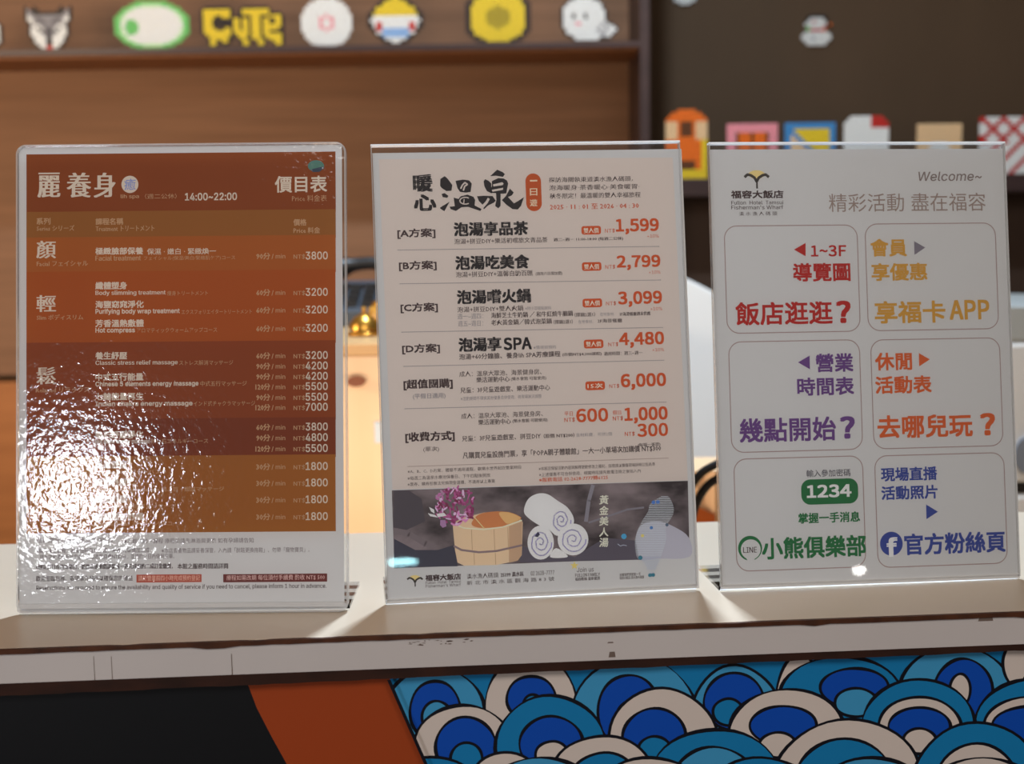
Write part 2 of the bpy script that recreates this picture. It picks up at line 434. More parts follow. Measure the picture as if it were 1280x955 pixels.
# counter body with the painted board below the ledge
body = thing('reception_counter', 'painted wave mural board forming the front of the counter under the ledge', 'counter', (0, A1, -1.10), ANG)
INS = 0.0065
b = MB(); b.box(-1.25, 1.25, INS + .0006, INS + .018, .001, 1.10 + TH - .0005, mat('mural_board', (40, 40, 44), .6, .3)); part(b, 'board', body)
b = MB(); b.box(-1.25, 1.25, DEP - .03, DEP - .012, .001, 1.10 + TH - .0005, MAPLE); part(b, 'rear_board', body)
PB, PD, PM, PL, PW, PR, PK = [mat('mural_' + n_, c_, .5, .3) for n_, c_ in (('black', (12, 15, 20)), ('deep_blue', (0, 78, 190)), ('mid_blue', (14, 130, 192)), ('light_blue', (66, 160, 212)),
                              ('white', (224, 212, 204)), ('rust', (166, 68, 24)), ('outline', (8, 10, 24)))]
mur = MB(); mur.M = Matrix.Rotation(math.pi / 2, 4, 'X')
ztop = TH + .0002 + 1.10
LAY = [0]


def clip(poly, a, bq, c):
    out = []
    for i in range(len(poly)):
        P, Q = poly[i], poly[(i + 1) % len(poly)]
        dp = a * P[0] + bq * P[1] - c; dq = a * Q[0] + bq * Q[1] - c
        if dp <= 0: out.append(P)
        if dp * dq < 0:
            t = dp / (dp - dq); out.append((P[0] + (Q[0] - P[0]) * t, P[1] + (Q[1] - P[1]) * t))
    return out


def mp(u, v):
    x, z = front_pt(u, v, INS); return (x, z + 1.10)


Lp, Lq = mp(487, 846), mp(535, 955)          # slanting border between rust field and waves
dx, dz = Lq[0] - Lp[0], Lq[1] - Lp[1]
XR = 1.25


def paint(poly, m, clipL=True):
    poly = clip(poly, 0, 1, ztop - .0003); poly = clip(poly, 1, 0, XR)
    if clipL:
        a, bq = dz, -dx            # keep the right-hand side
        poly = clip(poly, a, bq, a * Lp[0] + bq * Lp[1])
    if len(poly) < 3: return
    LAY[0] += 1
    mur.flat(poly, 2e-5 * LAY[0] * .3, m)


def ell(cx, cy, rx, ry, tilt=0, jit=.012, n=44):
    ph = random.uniform(0, 6); out = []
    for k in range(n):
        a = 2 * math.pi * k / n; s = 1 + jit * math.sin(3 * a + ph) + jit * .7 * math.sin(5 * a + 2 * ph)
        x, y = rx * s * math.cos(a), ry * s * math.sin(a)
        out.append(mp(cx + x * math.cos(tilt) - y * math.sin(tilt), cy + x * math.sin(tilt) + y * math.cos(tilt)))
    return out


def wave(rings):
    for cx, cy, rx, ry, m in rings:
        paint(ell(cx, cy, rx + 3.6, ry + 3.6), PK); paint(ell(cx, cy, rx, ry), m)


z0m = .002
# black and rust fields
paint([(-1.25, z0m), (-1.25, ztop), mp(311, 840), mp(311, 856), mp(322, 885), mp(340, 920), mp(361, 958), mp(460, 1200), (0.1, z0m)], PB, False)
paint([mp(311, 856), mp(311, 840), mp(487, 830), Lp, Lq, (Lq[0] + dx * 3.4, Lq[1] + dz * 3.4), mp(460, 1200), mp(361, 958), mp(340, 920), mp(322, 885)], PR, False)
paint([(Lp[0] - dx, ztop + .01), (XR, ztop + .01), (XR, z0m), (Lq[0] + dx * 8, z0m)], PM)
W8 = [[(544, 894, 62, 58, PL), (545, 889, 30, 36, PD), (547, 897, 17, 19, PL)],
      [(665, 885, 56, 66, PW), (665, 873, 29, 26, PD), (667, 880, 10, 10, PM)],
      [(794, 905, 79, 82, PL), (787, 890, 37, 45, PD), (791, 895, 17, 18, PW)],
      [(921, 905, 56, 72, PL), (918.5, 877, 36, 34, PD), (911, 890, 17, 15, PM)],
      [(1000, 880, 28, 60, PW)],
      [(1052, 872, 75, 50, PM), (1069, 860, 41, 23, PD), (1071, 878, 25, 16, PL)],
      [(1196, 870, 72, 60, PL), (1205, 866, 35, 41, PD), (1201, 862, 11, 18, PW)],
      [(1282, 830, 26, 30, PW)], [(1345, 880, 70, 66, PL), (1345, 880, 38, 40, PD)],
      [(580, 935, 60, 52, PW), (583, 933, 36, 35, PD), (584, 947, 18, 17, PM)],
      [(829, 925, 66, 63, PW), (819, 922, 38, 35, PD), (819, 936, 18, 14, PM)],
      [(689, 935, 67, 64, PM), (690, 930, 38, 33, PD), (691, 944, 19, 16, PW)],
      [(985, 915, 71, 52, PW), (980, 907, 40, 23, PD), (973, 931, 21, 14, PW)],
      [(1292, 908, 71, 58, PM), (1292, 908, 60, 36, PW), (1292, 908, 50, 24, PD)],
      [(1149, 905, 69, 54, PM), (1150, 907, 50, 34, PW), (1150, 907, 37, 21, PD), (1150, 926, 19, 14, PW)],
      [(633, 985, 46, 43, PW)], [(754, 968, 61, 47, PW), (756, 975, 40, 33, PM)],
      [(895, 978, 82, 65, PM), (893, 978, 50, 43, PL)],
      [(1061, 972, 90, 71, PW), (1056, 978, 61, 53, PM)],
      [(1222, 978, 79, 73, PM), (1222, 984, 52, 53, PW)]]
for wv in W8: wave(wv)
row = 0
for v in range(1010, 1500, 44):           # the pattern goes on below the photograph's frame
    row += 1
    for k in range(0, 13):
        u = 470 + k * 138 + (69 if row % 2 else 0)
        q = [(PW, PD, PM), (PM, PD, PW), (PL, PD, PL)][(k + row) % 3]
        wave([(u, v, 76, 62, q[0]), (u, v, 42, 36, q[1]), (u, v + 10, 18, 17, q[2])])
bord = [Lp, Lq, (Lq[0] + dx * 3.4, Lq[1] + dz * 3.4)]
q = .0011
paint([(bord[0][0] - q, bord[0][1]), (bord[2][0] - q, bord[2][1]), (bord[2][0] + q, bord[2][1]), (bord[0][0] + q, bord[0][1])], PK, False)
part(mur, 'painted_waves', body, 'hand painted black, rust and blue wave pattern').location = (0, INS, 0)

# ------------------------------------------------------------------ sign holders and sheets
ST = {1: (-.2188, .8941, -.36, 8.25, -.33, .2183, .3096), 2: (.0194, .9185, 6.69, 8.79, .21, .2123, .3088), 3: (.2456, .9358, 6.29, 8.85, -.43, .2123, .3062)}


def stand_matrix(i):
    x, y, yaw, lean, rz, W, H = ST[i]; yaw, lean, rz = map(math.radians, (yaw, lean, rz))
    ux = Vector((math.cos(yaw), math.sin(yaw), 0)); bk = Vector((-math.sin(yaw), math.cos(yaw), 0))
    up = bk * math.sin(lean) + Vector((0, 0, 1)) * math.cos(lean)
    a = ux * math.cos(rz) + up * math.sin(rz); c = -ux * math.sin(rz) + up * math.cos(rz)
    m = Matrix((a, c, a.cross(c))).transposed().to_4x4(); m.translation = Vector((x, y, abs(math.sin(rz)) * W / 2 + .0004))
    return m


def rrect(x0, x1, y0, y1, r, n=7):
    out = []
    for cx, cy, a0 in ((x1 - r, y0 + r, -90), (x1 - r, y1 - r, 0), (x0 + r, y1 - r, 90), (x0 + r, y0 + r, 180)):
        for k in range(n + 1):
            a = math.radians(a0 + 90 * k / n); out.append((cx + r * math.cos(a), cy + r * math.sin(a)))
    return out


class Sheet:
    def __init__(s, i, name, label, x0, y0, x1, y1):
        s.i = i; s.M = stand_matrix(i); s.Mi = s.M.inverted(); s.z = -.0026; s.acc = {}; s.sub = []
        A = s.P(x0, y0); B = s.P(x1, y1)
        s.rect = (A[0], B[0], B[1], A[1])
        b = MB(); b.box(A[0], B[0], B[1], A[1], s.z - .0002, s.z, ink(164, 156, 150))
        s.ob = b.build(name); s.ob.matrix_world = s.M; tag(s.ob, label, 'sheet')

    def P(s, u, v):
        d = s.Mi.to_3x3() @ ray(u, v); c = s.Mi @ CAMLOC
        t = (s.z - c.z) / d.z; q = c + d * t
        return (q.x, q.y)

    def mb(s, key):
        if key not in s.acc: s.acc[key] = MB()
        return s.acc[key]

    def poly(s, key, pts, m, lay=1): s.mb(key).flat([s.P(*p) for p in pts], s.z + 2e-5 * lay, m)

    def rbox(s, key, u0, v0, u1, v1, r, m, lay=1, line=None):
        A = s.P(u0, v0); B = s.P(u1, v1); r = r * .00053
        o = rrect(A[0], B[0], B[1], A[1], r)
        if line is None: s.mb(key).flat(o, s.z + 2e-5 * lay, m)
        else:
            q = line * .00053; i = rrect(A[0] + q, B[0] - q, B[1] + q, A[1] - q, max(r - q, 1e-5)); n = len(o); z = s.z + 2e-5 * lay
            s.mb(key).add([(x, y, z) for x, y in o + i], [(k, (k + 1) % n, (k + 1) % n + n, k + n) for k in range(n)], m)

    def ell(s, key, u, v, ru, rv, m, lay=1, n=28):
        s.poly(key, [(u + ru * math.cos(-2 * math.pi * k / n), v + rv * math.sin(-2 * math.pi * k / n)) for k in range(n)], m, lay)

    def line(s, key, pts, wd, m, lay=2):
        L = [s.P(*p) for p in pts]; wd = wd * .00053 / 2; mb = s.mb(key); z = s.z + 2e-5 * lay
        for a, c in zip(L, L[1:]):
            d = Vector((c[0] - a[0], c[1] - a[1])); l = d.length or 1; nx, ny = -d.y / l * wd, d.x / l * wd
            ex, ey = d.x / l * wd * .3, d.y / l * wd * .3
            mb.add([(a[0] - nx - ex, a[1] - ny - ey, z), (c[0] - nx + ex, c[1] - ny + ey, z), (c[0] + nx + ex, c[1] + ny + ey, z), (a[0] + nx - ex, a[1] + ny - ey, z)], [(0, 1, 2, 3)], m)

    def T(s, key, txt, u0, u1, v, h, m, b=0.0, lay=4, serif=False, shear=0, ratio=None):
        """one printed line: text filling photo columns u0..u1, centred on row v (at u0), h rows tall"""
        vs, fs = glyphs(txt, 3 if h > 12 else (2 if h > 8.5 else 1))
        x0 = min(q[0] for q in vs); x1 = max(q[0] for q in vs); y0 = min(q[1] for q in vs); y1 = max(q[1] for q in vs)
        a = s.P(u0, v); c = s.P(u1, v); t_ = s.P(u0, v - h / 2); d = s.P(u0, v + h / 2)
        sx = (c[0] - a[0]) / (x1 - x0); sy = (t_[1] - d[1]) / (y1 - y0); em = .00053 * h
        offs = [(0, 0)]
        if serif: offs = [(-b, 0), (-b / 3, 0), (b / 3, 0), (b, 0)]
        elif b: offs = [(-b, -b), (b, -b), (-b, b), (b, b)] if h > 7 else [(-b, 0), (b, 0)]
        mb = s.mb(key)
        for k, (ox, oy) in enumerate(offs):
            z = s.z + 2e-5 * lay + 1e-6 * k
            mb.add([(a[0] + (q[0] - x0 + shear * (q[1] - y0)) * sx + ox * em, a[1] + (q[1] - (y0 + y1) / 2) * sy + oy * em, z) for q in vs], fs, m)

    def flush(s, labels={}):
        for key, mb in s.acc.items():
            nm = key.split('|')[0]; o = mb.build(nm, s.ob)
            if key in labels: o['label'] = labels[key]


_fc = bpy.data.curves.new('type', 'FONT'); _fo = bpy.data.objects.new('type', _fc); COL.objects.link(_fo)
try:      # the plain sans face that ships with Blender itself; the built-in face stays if it is missing
    import os
    _dir = bpy.utils.system_resource('DATAFILES', path='fonts'); _fp = os.path.join(_dir, 'Inter.woff2'); _fp2 = os.path.join(_dir, 'Noto Sans CJK Regular.woff2')
    _plain = _fc.font
    _fi = bpy.data.fonts.load(_fp) if os.path.exists(_fp) else _plain
    _fn = bpy.data.fonts.load(_fp2) if os.path.exists(_fp2) else _plain
except Exception:
    _plain = _fi = _fn = _fc.font
_cache = {}


def glyphs(txt, res):
    k = (txt, res)
    if k not in _cache:
        _fc.font = _plain if not txt.isascii() else (_fn if res == 3 else _fi)
        _fc.body = txt; _fc.resolution_u = res
        dg = bpy.context.evaluated_depsgraph_get(); dg.update()
        me = bpy.data.meshes.new_from_object(_fo.evaluated_get(dg), depsgraph=dg)
        fs = []
        for p in me.polygons:
            f = tuple(p.vertices)
            fs.append(f if p.normal.z >= 0 else f[::-1])
        _cache[k] = ([tuple(v.co) for v in me.vertices], fs); bpy.data.meshes.remove(me)
    return _cache[k]


K = ink(52, 36, 36); KB = ink(18, 14, 18); OR = ink(160, 58, 18); WH = ink(196, 188, 182); GR = ink(110, 100, 100)
# ---- sheet 1 : brown treatment price list
S1 = Sheet(1, 'price_list_sheet', 'brown banded treatment price list sheet in the left rounded sign holder', 23.5, 184.8, 430.5, 758)
bands = [(193, 265, (104, 44, 4)), (265, 297, (114, 66, 20)), (297, 340, (128, 64, 14)), (340, 428.5, (128, 56, 4)), (428.5, 524.5, (106, 42, 4)), (524.5, 571, (94, 34, 4)), (571, 664, (122, 68, 16))]
for k, (a, c, col) in enumerate(bands):
    A = S1.P(33, a); C = S1.P(419.8, c); b = S1.mb('colour_band|%d' % k); z = S1.z + 2e-5 + 2e-6 * k
    b.add([(A[0], C[1], z), (C[0], C[1], z), (C[0], A[1], z), (A[0], A[1], z)], [(0, 1, 2, 3)], ink(*col))
H = 'lettering|head'; L1 = ink(172, 156, 138); L2 = ink(150, 114, 82)
for ch, a, c in (('麗', 47.7, 74.5), ('養', 84.3, 113), ('身', 118, 143.7)): S1.T(H, ch, a, c, 231.5, 31, L1, .034, serif=True)
S1.ell('emblem', 162.4, 230.5, 10.6, 10.8, L1, 2); S1.T('emblem', '癒', 155.5, 169.5, 230.5, 14, ink(110, 116, 150), 0.01, 4)
S1.T(H, 'lih spa', 151, 173.6, 246, 6, L2, .03); S1.T(H, '（週二公休）', 181, 221, 245.5, 6.5, L2); S1.T(H, '14:00~22:00', 231.5, 296, 246, 9, L1, .03)
S1.T(H, '價目表', 344, 408.5, 230.5, 20, L1, .02); S1.T(H, 'Price 料金表', 365, 408.5, 248, 8, L2)
S1.ell('leaf_mark', 395, 207.5, 10.2, 7.2, ink(62, 96, 84), 2); S1.poly('leaf_mark', [(388, 212), (404, 208), (405.5, 210), (399, 215), (391, 215)], ink(40, 50, 62), 3)
b = 'lettering|body'
for t_, u0, u1, v, h, m, bo in (
    ('系列', 45.8, 63, 276.7, 8, L2, .03), ('Series シリーズ', 46, 93, 285.3, 7, L2, .02), ('課程名稱', 119.7, 154, 277, 8, L2, .03), ('Treatment トリートメント', 119.7, 193, 285.8, 7, L2, .02),
    ('價格', 367, 383, 278, 8, L2, .03), ('Price 料金', 367, 400, 288, 7.5, L2, .02),
    ('Facial フェイシャル', 46, 110, 329.8, 7, L2, .02), ('極緻臉部保養', 119.5, 178.7, 314, 8.6, L1, .03), ('保濕 · 嫩白 · 緊緻煥一', 184, 270, 314.5, 7.8, L1, .01),
    ('Facial treatment', 119.5, 176, 322.8, 6.4, L2, .04), ('フェイシャル(保湿/美白/緊緻肌ケア)コース', 180, 294, 323.2, 6.2, L2, 0),
    ('Slim ボディスリム', 46, 104, 396.8, 6.8, L2, .02), ('纖體塑身', 119.5, 158.5, 357.2, 9, L1, .03), ('Body slimming treatment', 119.5, 207, 366.8, 7, L1, .03), ('痩身トリートメント', 209, 260, 366.6, 6, L2, 0),
    ('海鹽窈窕淨化', 119.5, 179.5, 380.7, 9, L1, .03), ('Purifying body wrap treatment', 119.5, 224.5, 390, 7.4, L1, .03), ('エクスフォリエイタートリートメント', 227, 315, 390, 5.8, L2, 0),
    ('芳香溫熱敷體', 119.5, 179.5, 404.4, 9, L1, .03), ('Hot compress', 119.5, 168.5, 413.6, 7.2, L1, .03), ('アロマティックウォームアップコース', 171, 271.5, 413, 6.2, L2, 0),
    ('Relaxed リラックス', 45, 112, 487.6, 7, L2, .02), ('養生紓壓', 119.5, 158.5, 444.8, 9, L1, .03), ('Classic stress relief massage', 119.5, 222, 454.2, 7, L1, .03), ('ストレス解消マッサージ', 224, 291.5, 453.6, 6.2, L2, 0),
    ('中式五行能量', 119.5, 179, 471.4, 9, L1, .03), ('Chinese 5 elements energy massage', 119.5, 248, 480.8, 7.2, L1, .03), ('中式五行マッサージ', 250.5, 308.5, 479.6, 6.4, L2, .01),
    ('七輪能量再生', 119.5, 179, 495.8, 9, L1, .03), ('Indian chakra energy massage', 119.5, 240.5, 505.6, 7.2, L1, .03), ('インド式チャクラマッサージ', 242, 319, 504.6, 6.4, L2, 0),
    ('熱石紓壓淨化', 119.5, 179, 543.5, 9, L1, .03), ('Hot stone energy massage', 119.5, 187, 552.6, 7, L1, .03), ('熱い石エネルギーコース', 189, 260, 551.6, 6.2, L2, 0),
    ('足部舒壓', 119.5, 158.5, 581, 9, L1, .03), ('Foot massage フットバブル', 119.5, 208, 590.5, 6.6, L2, .01),
    ('肩頸舒壓', 119.5, 158.5, 603, 9, L1, .03), ('Neck and shoulder massage 肩、首・頸部マッサージ', 119.5, 280, 612.6, 7, L2, .02),
    ('頭部舒壓', 119.5, 158.5, 624, 9, L1, .03), ('Head massage 頭部マッサージ', 119.5, 220, 633.5, 6.6, L2, .01),
    ('極緻頭部舒緩', 119.5, 179, 646, 9, L1, .03), ('Deep head relax スペシャルケアコース', 119.5, 228, 655.5, 6.4, L2, .01)):
    S1.T(b, t_, u0, u1, v, h, m, bo)
for ch, v0, v1 in (('顏', 301, 323), ('輕', 369, 390), ('鬆', 459, 480.5)): S1.T(b, ch, 46, 69.5, (v0 + v1) / 2, v1 - v0, L1, .03, serif=True)
p = 'lettering|prices'
for mn, pr, v in ((90, 3800, 319.5), (60, 3200, 365), (60, 3200, 387), (60, 3200, 410), (60, 3200, 444), (90, 4200, 457), (90, 4200, 470), (120, 5500, 482.8), (90, 5500, 496), (120, 7000, 508.6),
                  (60, 3800, 533.3), (90, 4800, 546.6), (120, 5500, 560.2), (30, 1800, 582.7), (30, 1800, 603.2), (30, 1800, 624.2), (30, 1800, 645.3)):
    w0 = 320.5 if mn < 100 else 319.5
    S1.T(p, '%d分' % mn, w0, 337.5, v + .8, 8, L2, .03); S1.T(p, '/ min', 339.5, 356.5, v + 1.2, 6.6, L2, .02)
    S1.T(p, 'NT$', 367, 381.5, v + 1.4, 6.6, L2, .02); S1.T(p, str(pr), 382.2, 409.5, v, 9.6, L1, .02)
f = 'lettering|notes'; D = ink(96, 82, 82)
for t_, u0, u1, v, h, m, bo in (('※營業時間7時至22時 最後預約時間6時前結束', 45, 142, 675.6, 6.6, D, 0), ('※入館須知一課程·療程前請先淋浴與更衣 如有孕婦請告知', 155, 317, 676.5, 6.4, D, 0),
                         ('※購買以上課程，若需加時每30分鐘，另收1/2單價加二成。', 45, 189, 688.6, 6.6, D, 0), ('※本店貴重物品請妥善保管，入內請「脫鞋更換拖鞋」、勿帶「寵物寶貝」。', 202, 387, 688.4, 6.6, D, 0),
                         ('持本店優惠券折抵金額，須加收服務費NT$200，並請於十日內使用完畢。', 50, 218, 696.4, 6.6, D, 0), ('※國定假日及特殊節日、農曆春節期間請提前一週完成預約二成訂金繳費，', 45, 216, 708.8, 6.8, K, .03),
                         ('本館之服務時間請詳閱', 222, 285, 707.8, 6.8, K, .03), ('歡迎蒞臨指導、敬請事先預約以確保您的權益', 45, 166, 723.4, 6.8, K, .01),
                         ('Reservations are required to ensure the availability and quality of service if you need to cancel, please inform 1 hour in advance.', 45.5, 408, 735.4, 7, K, .01)):
    S1.T(f, t_, u0, u1, v, h, m, bo)
S1.rbox('note_bar|a', 170.5, 718.3, 252, 727.6, .5, ink(140, 62, 46), 2); S1.T('note_bar|a', '請於營業前四小時完成預約登記', 173, 250, 722.8, 6.8, ink(190, 140, 120), 0, 4)
S1.rbox('note_bar|b', 279, 717.8, 409, 727.0, .5, ink(84, 34, 30), 2); S1.T('note_bar|b', '療程如需改期 每位須付手續費 酌收 NT$ 500', 283, 406, 722.3, 6.8, ink(180, 140, 130), 0, 4)
S1.flush({'emblem': 'round white seal with blue character', 'leaf_mark': 'green leaf mark', 'note_bar|a': 'red bar with small lettering', 'note_bar|b': 'dark red bar with small lettering',
          'lettering|head': 'white heading lettering', 'lettering|prices': 'column of times and prices', 'lettering|notes': 'small dark notes at the foot', 'lettering|body': 'pale treatment names',
          **{'colour_band|%d' % k: s_ for k, s_ in enumerate(('dark brown heading band', 'olive brown band', 'light brown band', 'orange brown band', 'red brown band', 'darkest brown band', 'tan band'))}})

# ---- sheet 2 : hot spring plans
S2 = Sheet(2, 'plan_sheet', 'beige hot spring day plan sheet with orange prices in the middle sign holder', 465.5, 191.5, 874, 735)
ax, bx_, by, ay = S2.rect
beige = ink(172, 154, 142)
S2.poly('beige_field', [(473.5, 199), (490.5, 612), (859.8, 600.5), (841, 197)], beige, 1)
n_ = 'lettering|main'
for t_, u0, u1, v, h, m, bo in (
    ('暖', 517, 540, 229, 20, KB, .05), ('心', 518, 544.5, 253.5, 19, KB, .05),
    ('[A方案]', 497, 544, 292.4, 12, K, .03), ('[B方案]', 499, 545.5, 332.8, 12, K, .03), ('[C方案]', 501, 547, 385.4, 12, K, .03), ('[D方案]', 503, 549.6, 436.8, 12, K, .03),
    ('[超值團購]', 504.8, 565.5, 481.4, 12.5, K, .04), ('(平假日適用)', 516, 557, 496, 7.6, GR, .01), ('[收費方式]', 507, 568, 547.3, 12.5, K, .04), ('(單次)', 529, 549, 562, 7.2, K, 0),
    ('泡湯享品茶', 567.7, 659.6, 286.8, 16.4, KB, .045), ('泡湯吃美食', 569.7, 661, 328.8, 16.4, KB, .045), ('泡湯嚐火鍋', 571.6, 663, 371.6, 16.4, KB, .045), ('泡湯享', 573.8, 626, 431.2, 16.4, KB, .045), ('SPA', 630, 664, 430, 14.6, KB, .045),
    ('泡湯+拼豆DIY+樂活初嚐旅文青品茶', 568, 684.5, 302, 6.8, K, .015), ('週二~週一 11:00-18:00 (每週二公休)', 692, 779, 300, 5, K, .03),
    ('泡湯+拼豆DIY+溫馨自助百匯', 570, 666, 343.4, 7, K, .015), ('(適用六日需加價)', 669.5, 703, 342.5, 5.2, K, .01),
    ('泡湯+拼豆DIY+雙人火鍋', 571.8, 654, 387.2, 7, K, .015), ('※附小菜甜點飲料', 656.5, 689, 385.6, 4.6, GR, 0),
    ('週一~週四：', 572, 604, 395.8, 6.8, GR, 0), ('海鮮芝士牛奶鍋 ／ 和牛紅燒牛腩鍋', 614, 716, 394.4, 7, K, .025), ('（擇鍋2選1）', 718, 744, 393.6, 5.4, K, .02), ('在地食材，', 750, 768.5, 393, 4.6, GR, 0), ('1F海港餐廳週末供應', 775, 813, 392.6, 5, K, .03),
    ('週五~週日：', 572.5, 604, 404.8, 6.8, GR, 0), ('老火黃金鍋／韓式泡菜鍋', 614, 689.5, 403.4, 7, K, .025), ('（擇鍋2選1）', 692, 716, 402.6, 5.4, K, .02), ('在地食材，', 723, 741.5, 402.4, 4.6, GR, 0), ('2F海景餐廳', 747, 777.5, 401.2, 5, K, .03),
    ('※需提前預約', 667, 695, 434.4, 4.6, GR, 0), ('泡湯+60分鐘臉、養身lih SPA芳療課程', 574, 700.5, 446.2, 7.2, K, .015), ('(市價NT$4,200課程)', 703, 752, 443.6, 5, K, .03), ('適用時間：週三~週一', 755, 803, 442.2, 5, K, .02),
    ('成人：溫泉大眾池、海景健身房、', 574.3, 677, 467.8, 7, K, .01), ('樂活運動中心', 595.5, 637, 475, 7, K, .02), ('(樂水會館·可館使用)', 638.5, 683, 474, 5.2, K, .01), ('兒童：3F兒童遊戲室、樂活運動中心', 575.6, 687.6, 488, 7.2, K, .01), ('※活動期間不得與其他優惠合併使用，視現場狀況調整', 575.8, 677, 498.6, 5, GR, 0),
    ('成人：溫泉大眾池、海景健身房、', 576.6, 678.5, 520.4, 7, K, .01), ('樂活運動中心', 598, 638.5, 528, 7, K, .02), ('(樂水會館·可館使用)', 640.5, 684.5, 526.6, 5.2, K, .02), ('兒童：3F兒童遊戲室、拼豆DIY', 577.6, 676, 548.4, 7.2, K, .01), ('（原價 NT$200）', 679.5, 718, 545.2, 5.6, K, .03), ('含材料費，可拼2個', 720, 765, 544, 4.8, GR, 0),
    ('凡購買兒童設施門票，享「POPA親子體驗館」一大一小單場次加購價 NT$300', 578.6, 826.5, 569.6, 8.4, K, .012), ('(每場一張票)', 797.5, 825.5, 556.5, 5, K, .03),
    ('※A、B、C、D方案，體驗不適用連假，歡樂水世界起訖營業時段', 509.5, 652, 589.6, 4.8, K, 0), ('※每週二為溫泉水療池保養日、下午四點後開放', 509.5, 613, 598, 4.8, K, 0), ('※票券、購券恕無法兌換現金選購、不適用以上專案', 509.5, 619, 605.6, 4.8, K, 0),
    ('※本飯店保留活動內容與解釋更動修改之權利，詳情請以櫃檯現場說明公告為準', 673.5, 819, 586, 4.8, K, 0), ('※上述優惠不可合併使用，相關時段請先致電洽詢之後始入內', 673.8, 801, 593.6, 4.8, K, 0)):
    S2.T(n_, t_, u0, u1, v, h, m, bo)
k3 = 'lettering|slogan'
S2.T(k3, '探訪海關執東道淡水漁人碼頭，', 686, 791, 225, 6.6, K, .012, shear=.05); S2.T(k3, '泡海暖身·茶香暖心·美食暖胃·', 686.3, 799, 234.8, 6.6, K, .012, shear=.05); S2.T(k3, '秋冬限定！最溫暖的雙人幸福旅程', 687, 800.5, 245.2, 6.8, K, .012, shear=.05)
r_ = 'lettering|orange'
S2.T(r_, '2025 · 11 : 01 至 2026 · 04 : 30', 687.5, 798.5, 258.8, 6.8, OR, .03)
S2.T(r_, '※服務電話 02-2628-7777轉6125', 673.8, 760, 600, 5.4, OR, .02)
for k, (pv, s_, v, hh, px0, px1, pl0, pl1, nt0) in enumerate((
        ('1,599', '雙人價', 283.5, 18.6, 770.3, 823, 726.6, 751.4, 756), ('2,799', '雙人價', 328.8, 17.6, 771.5, 825, 727.2, 752, 756.5), ('3,099', '雙人價', 374.4, 18.6, 773, 827, 728, 752.8, 757.5),
        ('4,480', '雙人價', 425.6, 18.6, 774.5, 829.5, 729.6, 754.4, 760.3), ('6,000', '15次', 477.8, 19.4, 776.6, 832, 731.5, 756.4, 761.5))):
    S2.T(r_, pv, px0, px1, v, hh, OR, .035); S2.T(r_, 'NT$', nt0, nt0 + 12.8, v + 5, 6, OR, 0)
    S2.rbox('price_tag|%d' % k, pl0, v - .8, pl1, v + 9.4, 3.2, OR, 2); S2.T('price_tag|%d' % k, s_, pl0 + 3, pl1 - 3, v + 4.8, 6.6, ink(214, 170, 150), .02, 4)
    if k < 4: S2.T(r_, '+10%', px1 - 14, px1 + .5, v + 11.6, 4.2, OR, 0)
S2.T(r_, '平日', 705.5, 716, 517.4, 5.4, OR, .01); S2.T(r_, 'NT$', 705.5, 718.8, 525, 6.4, OR, .01); S2.T(r_, '600', 720.8, 759.6, 519.6, 16, OR, .035)
S2.T(r_, '假日', 766, 776.3, 515.8, 5.4, OR, .01); S2.T(r_, 'NT$', 766, 779, 523.2, 6.4, OR, .01); S2.T(r_, '1,000', 781, 834, 519.8, 19.2, OR, .035)
S2.T(r_, 'NT$', 781, 793.6, 542.6, 6.4, OR, .01); S2.T(r_, '300', 797, 834.5, 538, 15.6, OR, .035)
for k, (u0, v0, u1, v1) in enumerate(((497.3, 312.6, 825, 308), (499.7, 354.8, 827, 350), (502, 415.2, 829.5, 409.3), (504.6, 458, 831, 450.3), (505.8, 511, 834, 502.6))):
    nn = 130
    for q in range(nn):
        a = q / nn; c = (q + .55) / nn
        S2.line('dotted_rule|%d' % k, [(u0 + (u1 - u0) * a, v0 + (v1 - v0) * a), (u0 + (u1 - u0) * c, v0 + (v1 - v0) * c)], 1.1, GR)
S2.line('rule', [(509.4, 583.2), (835.5, 572.6)], .9, ink(140, 118, 108))
S2.rbox('day_trip_badge', 656.4, 217, 677.6, 263.8, 10, ink(150, 58, 14), 2)
for ch, v in (('一', 226), ('日', 240), ('遊', 253.5)): S2.T('day_trip_badge', ch, 662.5, 671.5, v, 2 if ch == '一' else 8.6, ink(214, 160, 130), .02, 4)


def br(x, y): return (545 + x / 10.667, 205 + y / 10.667)


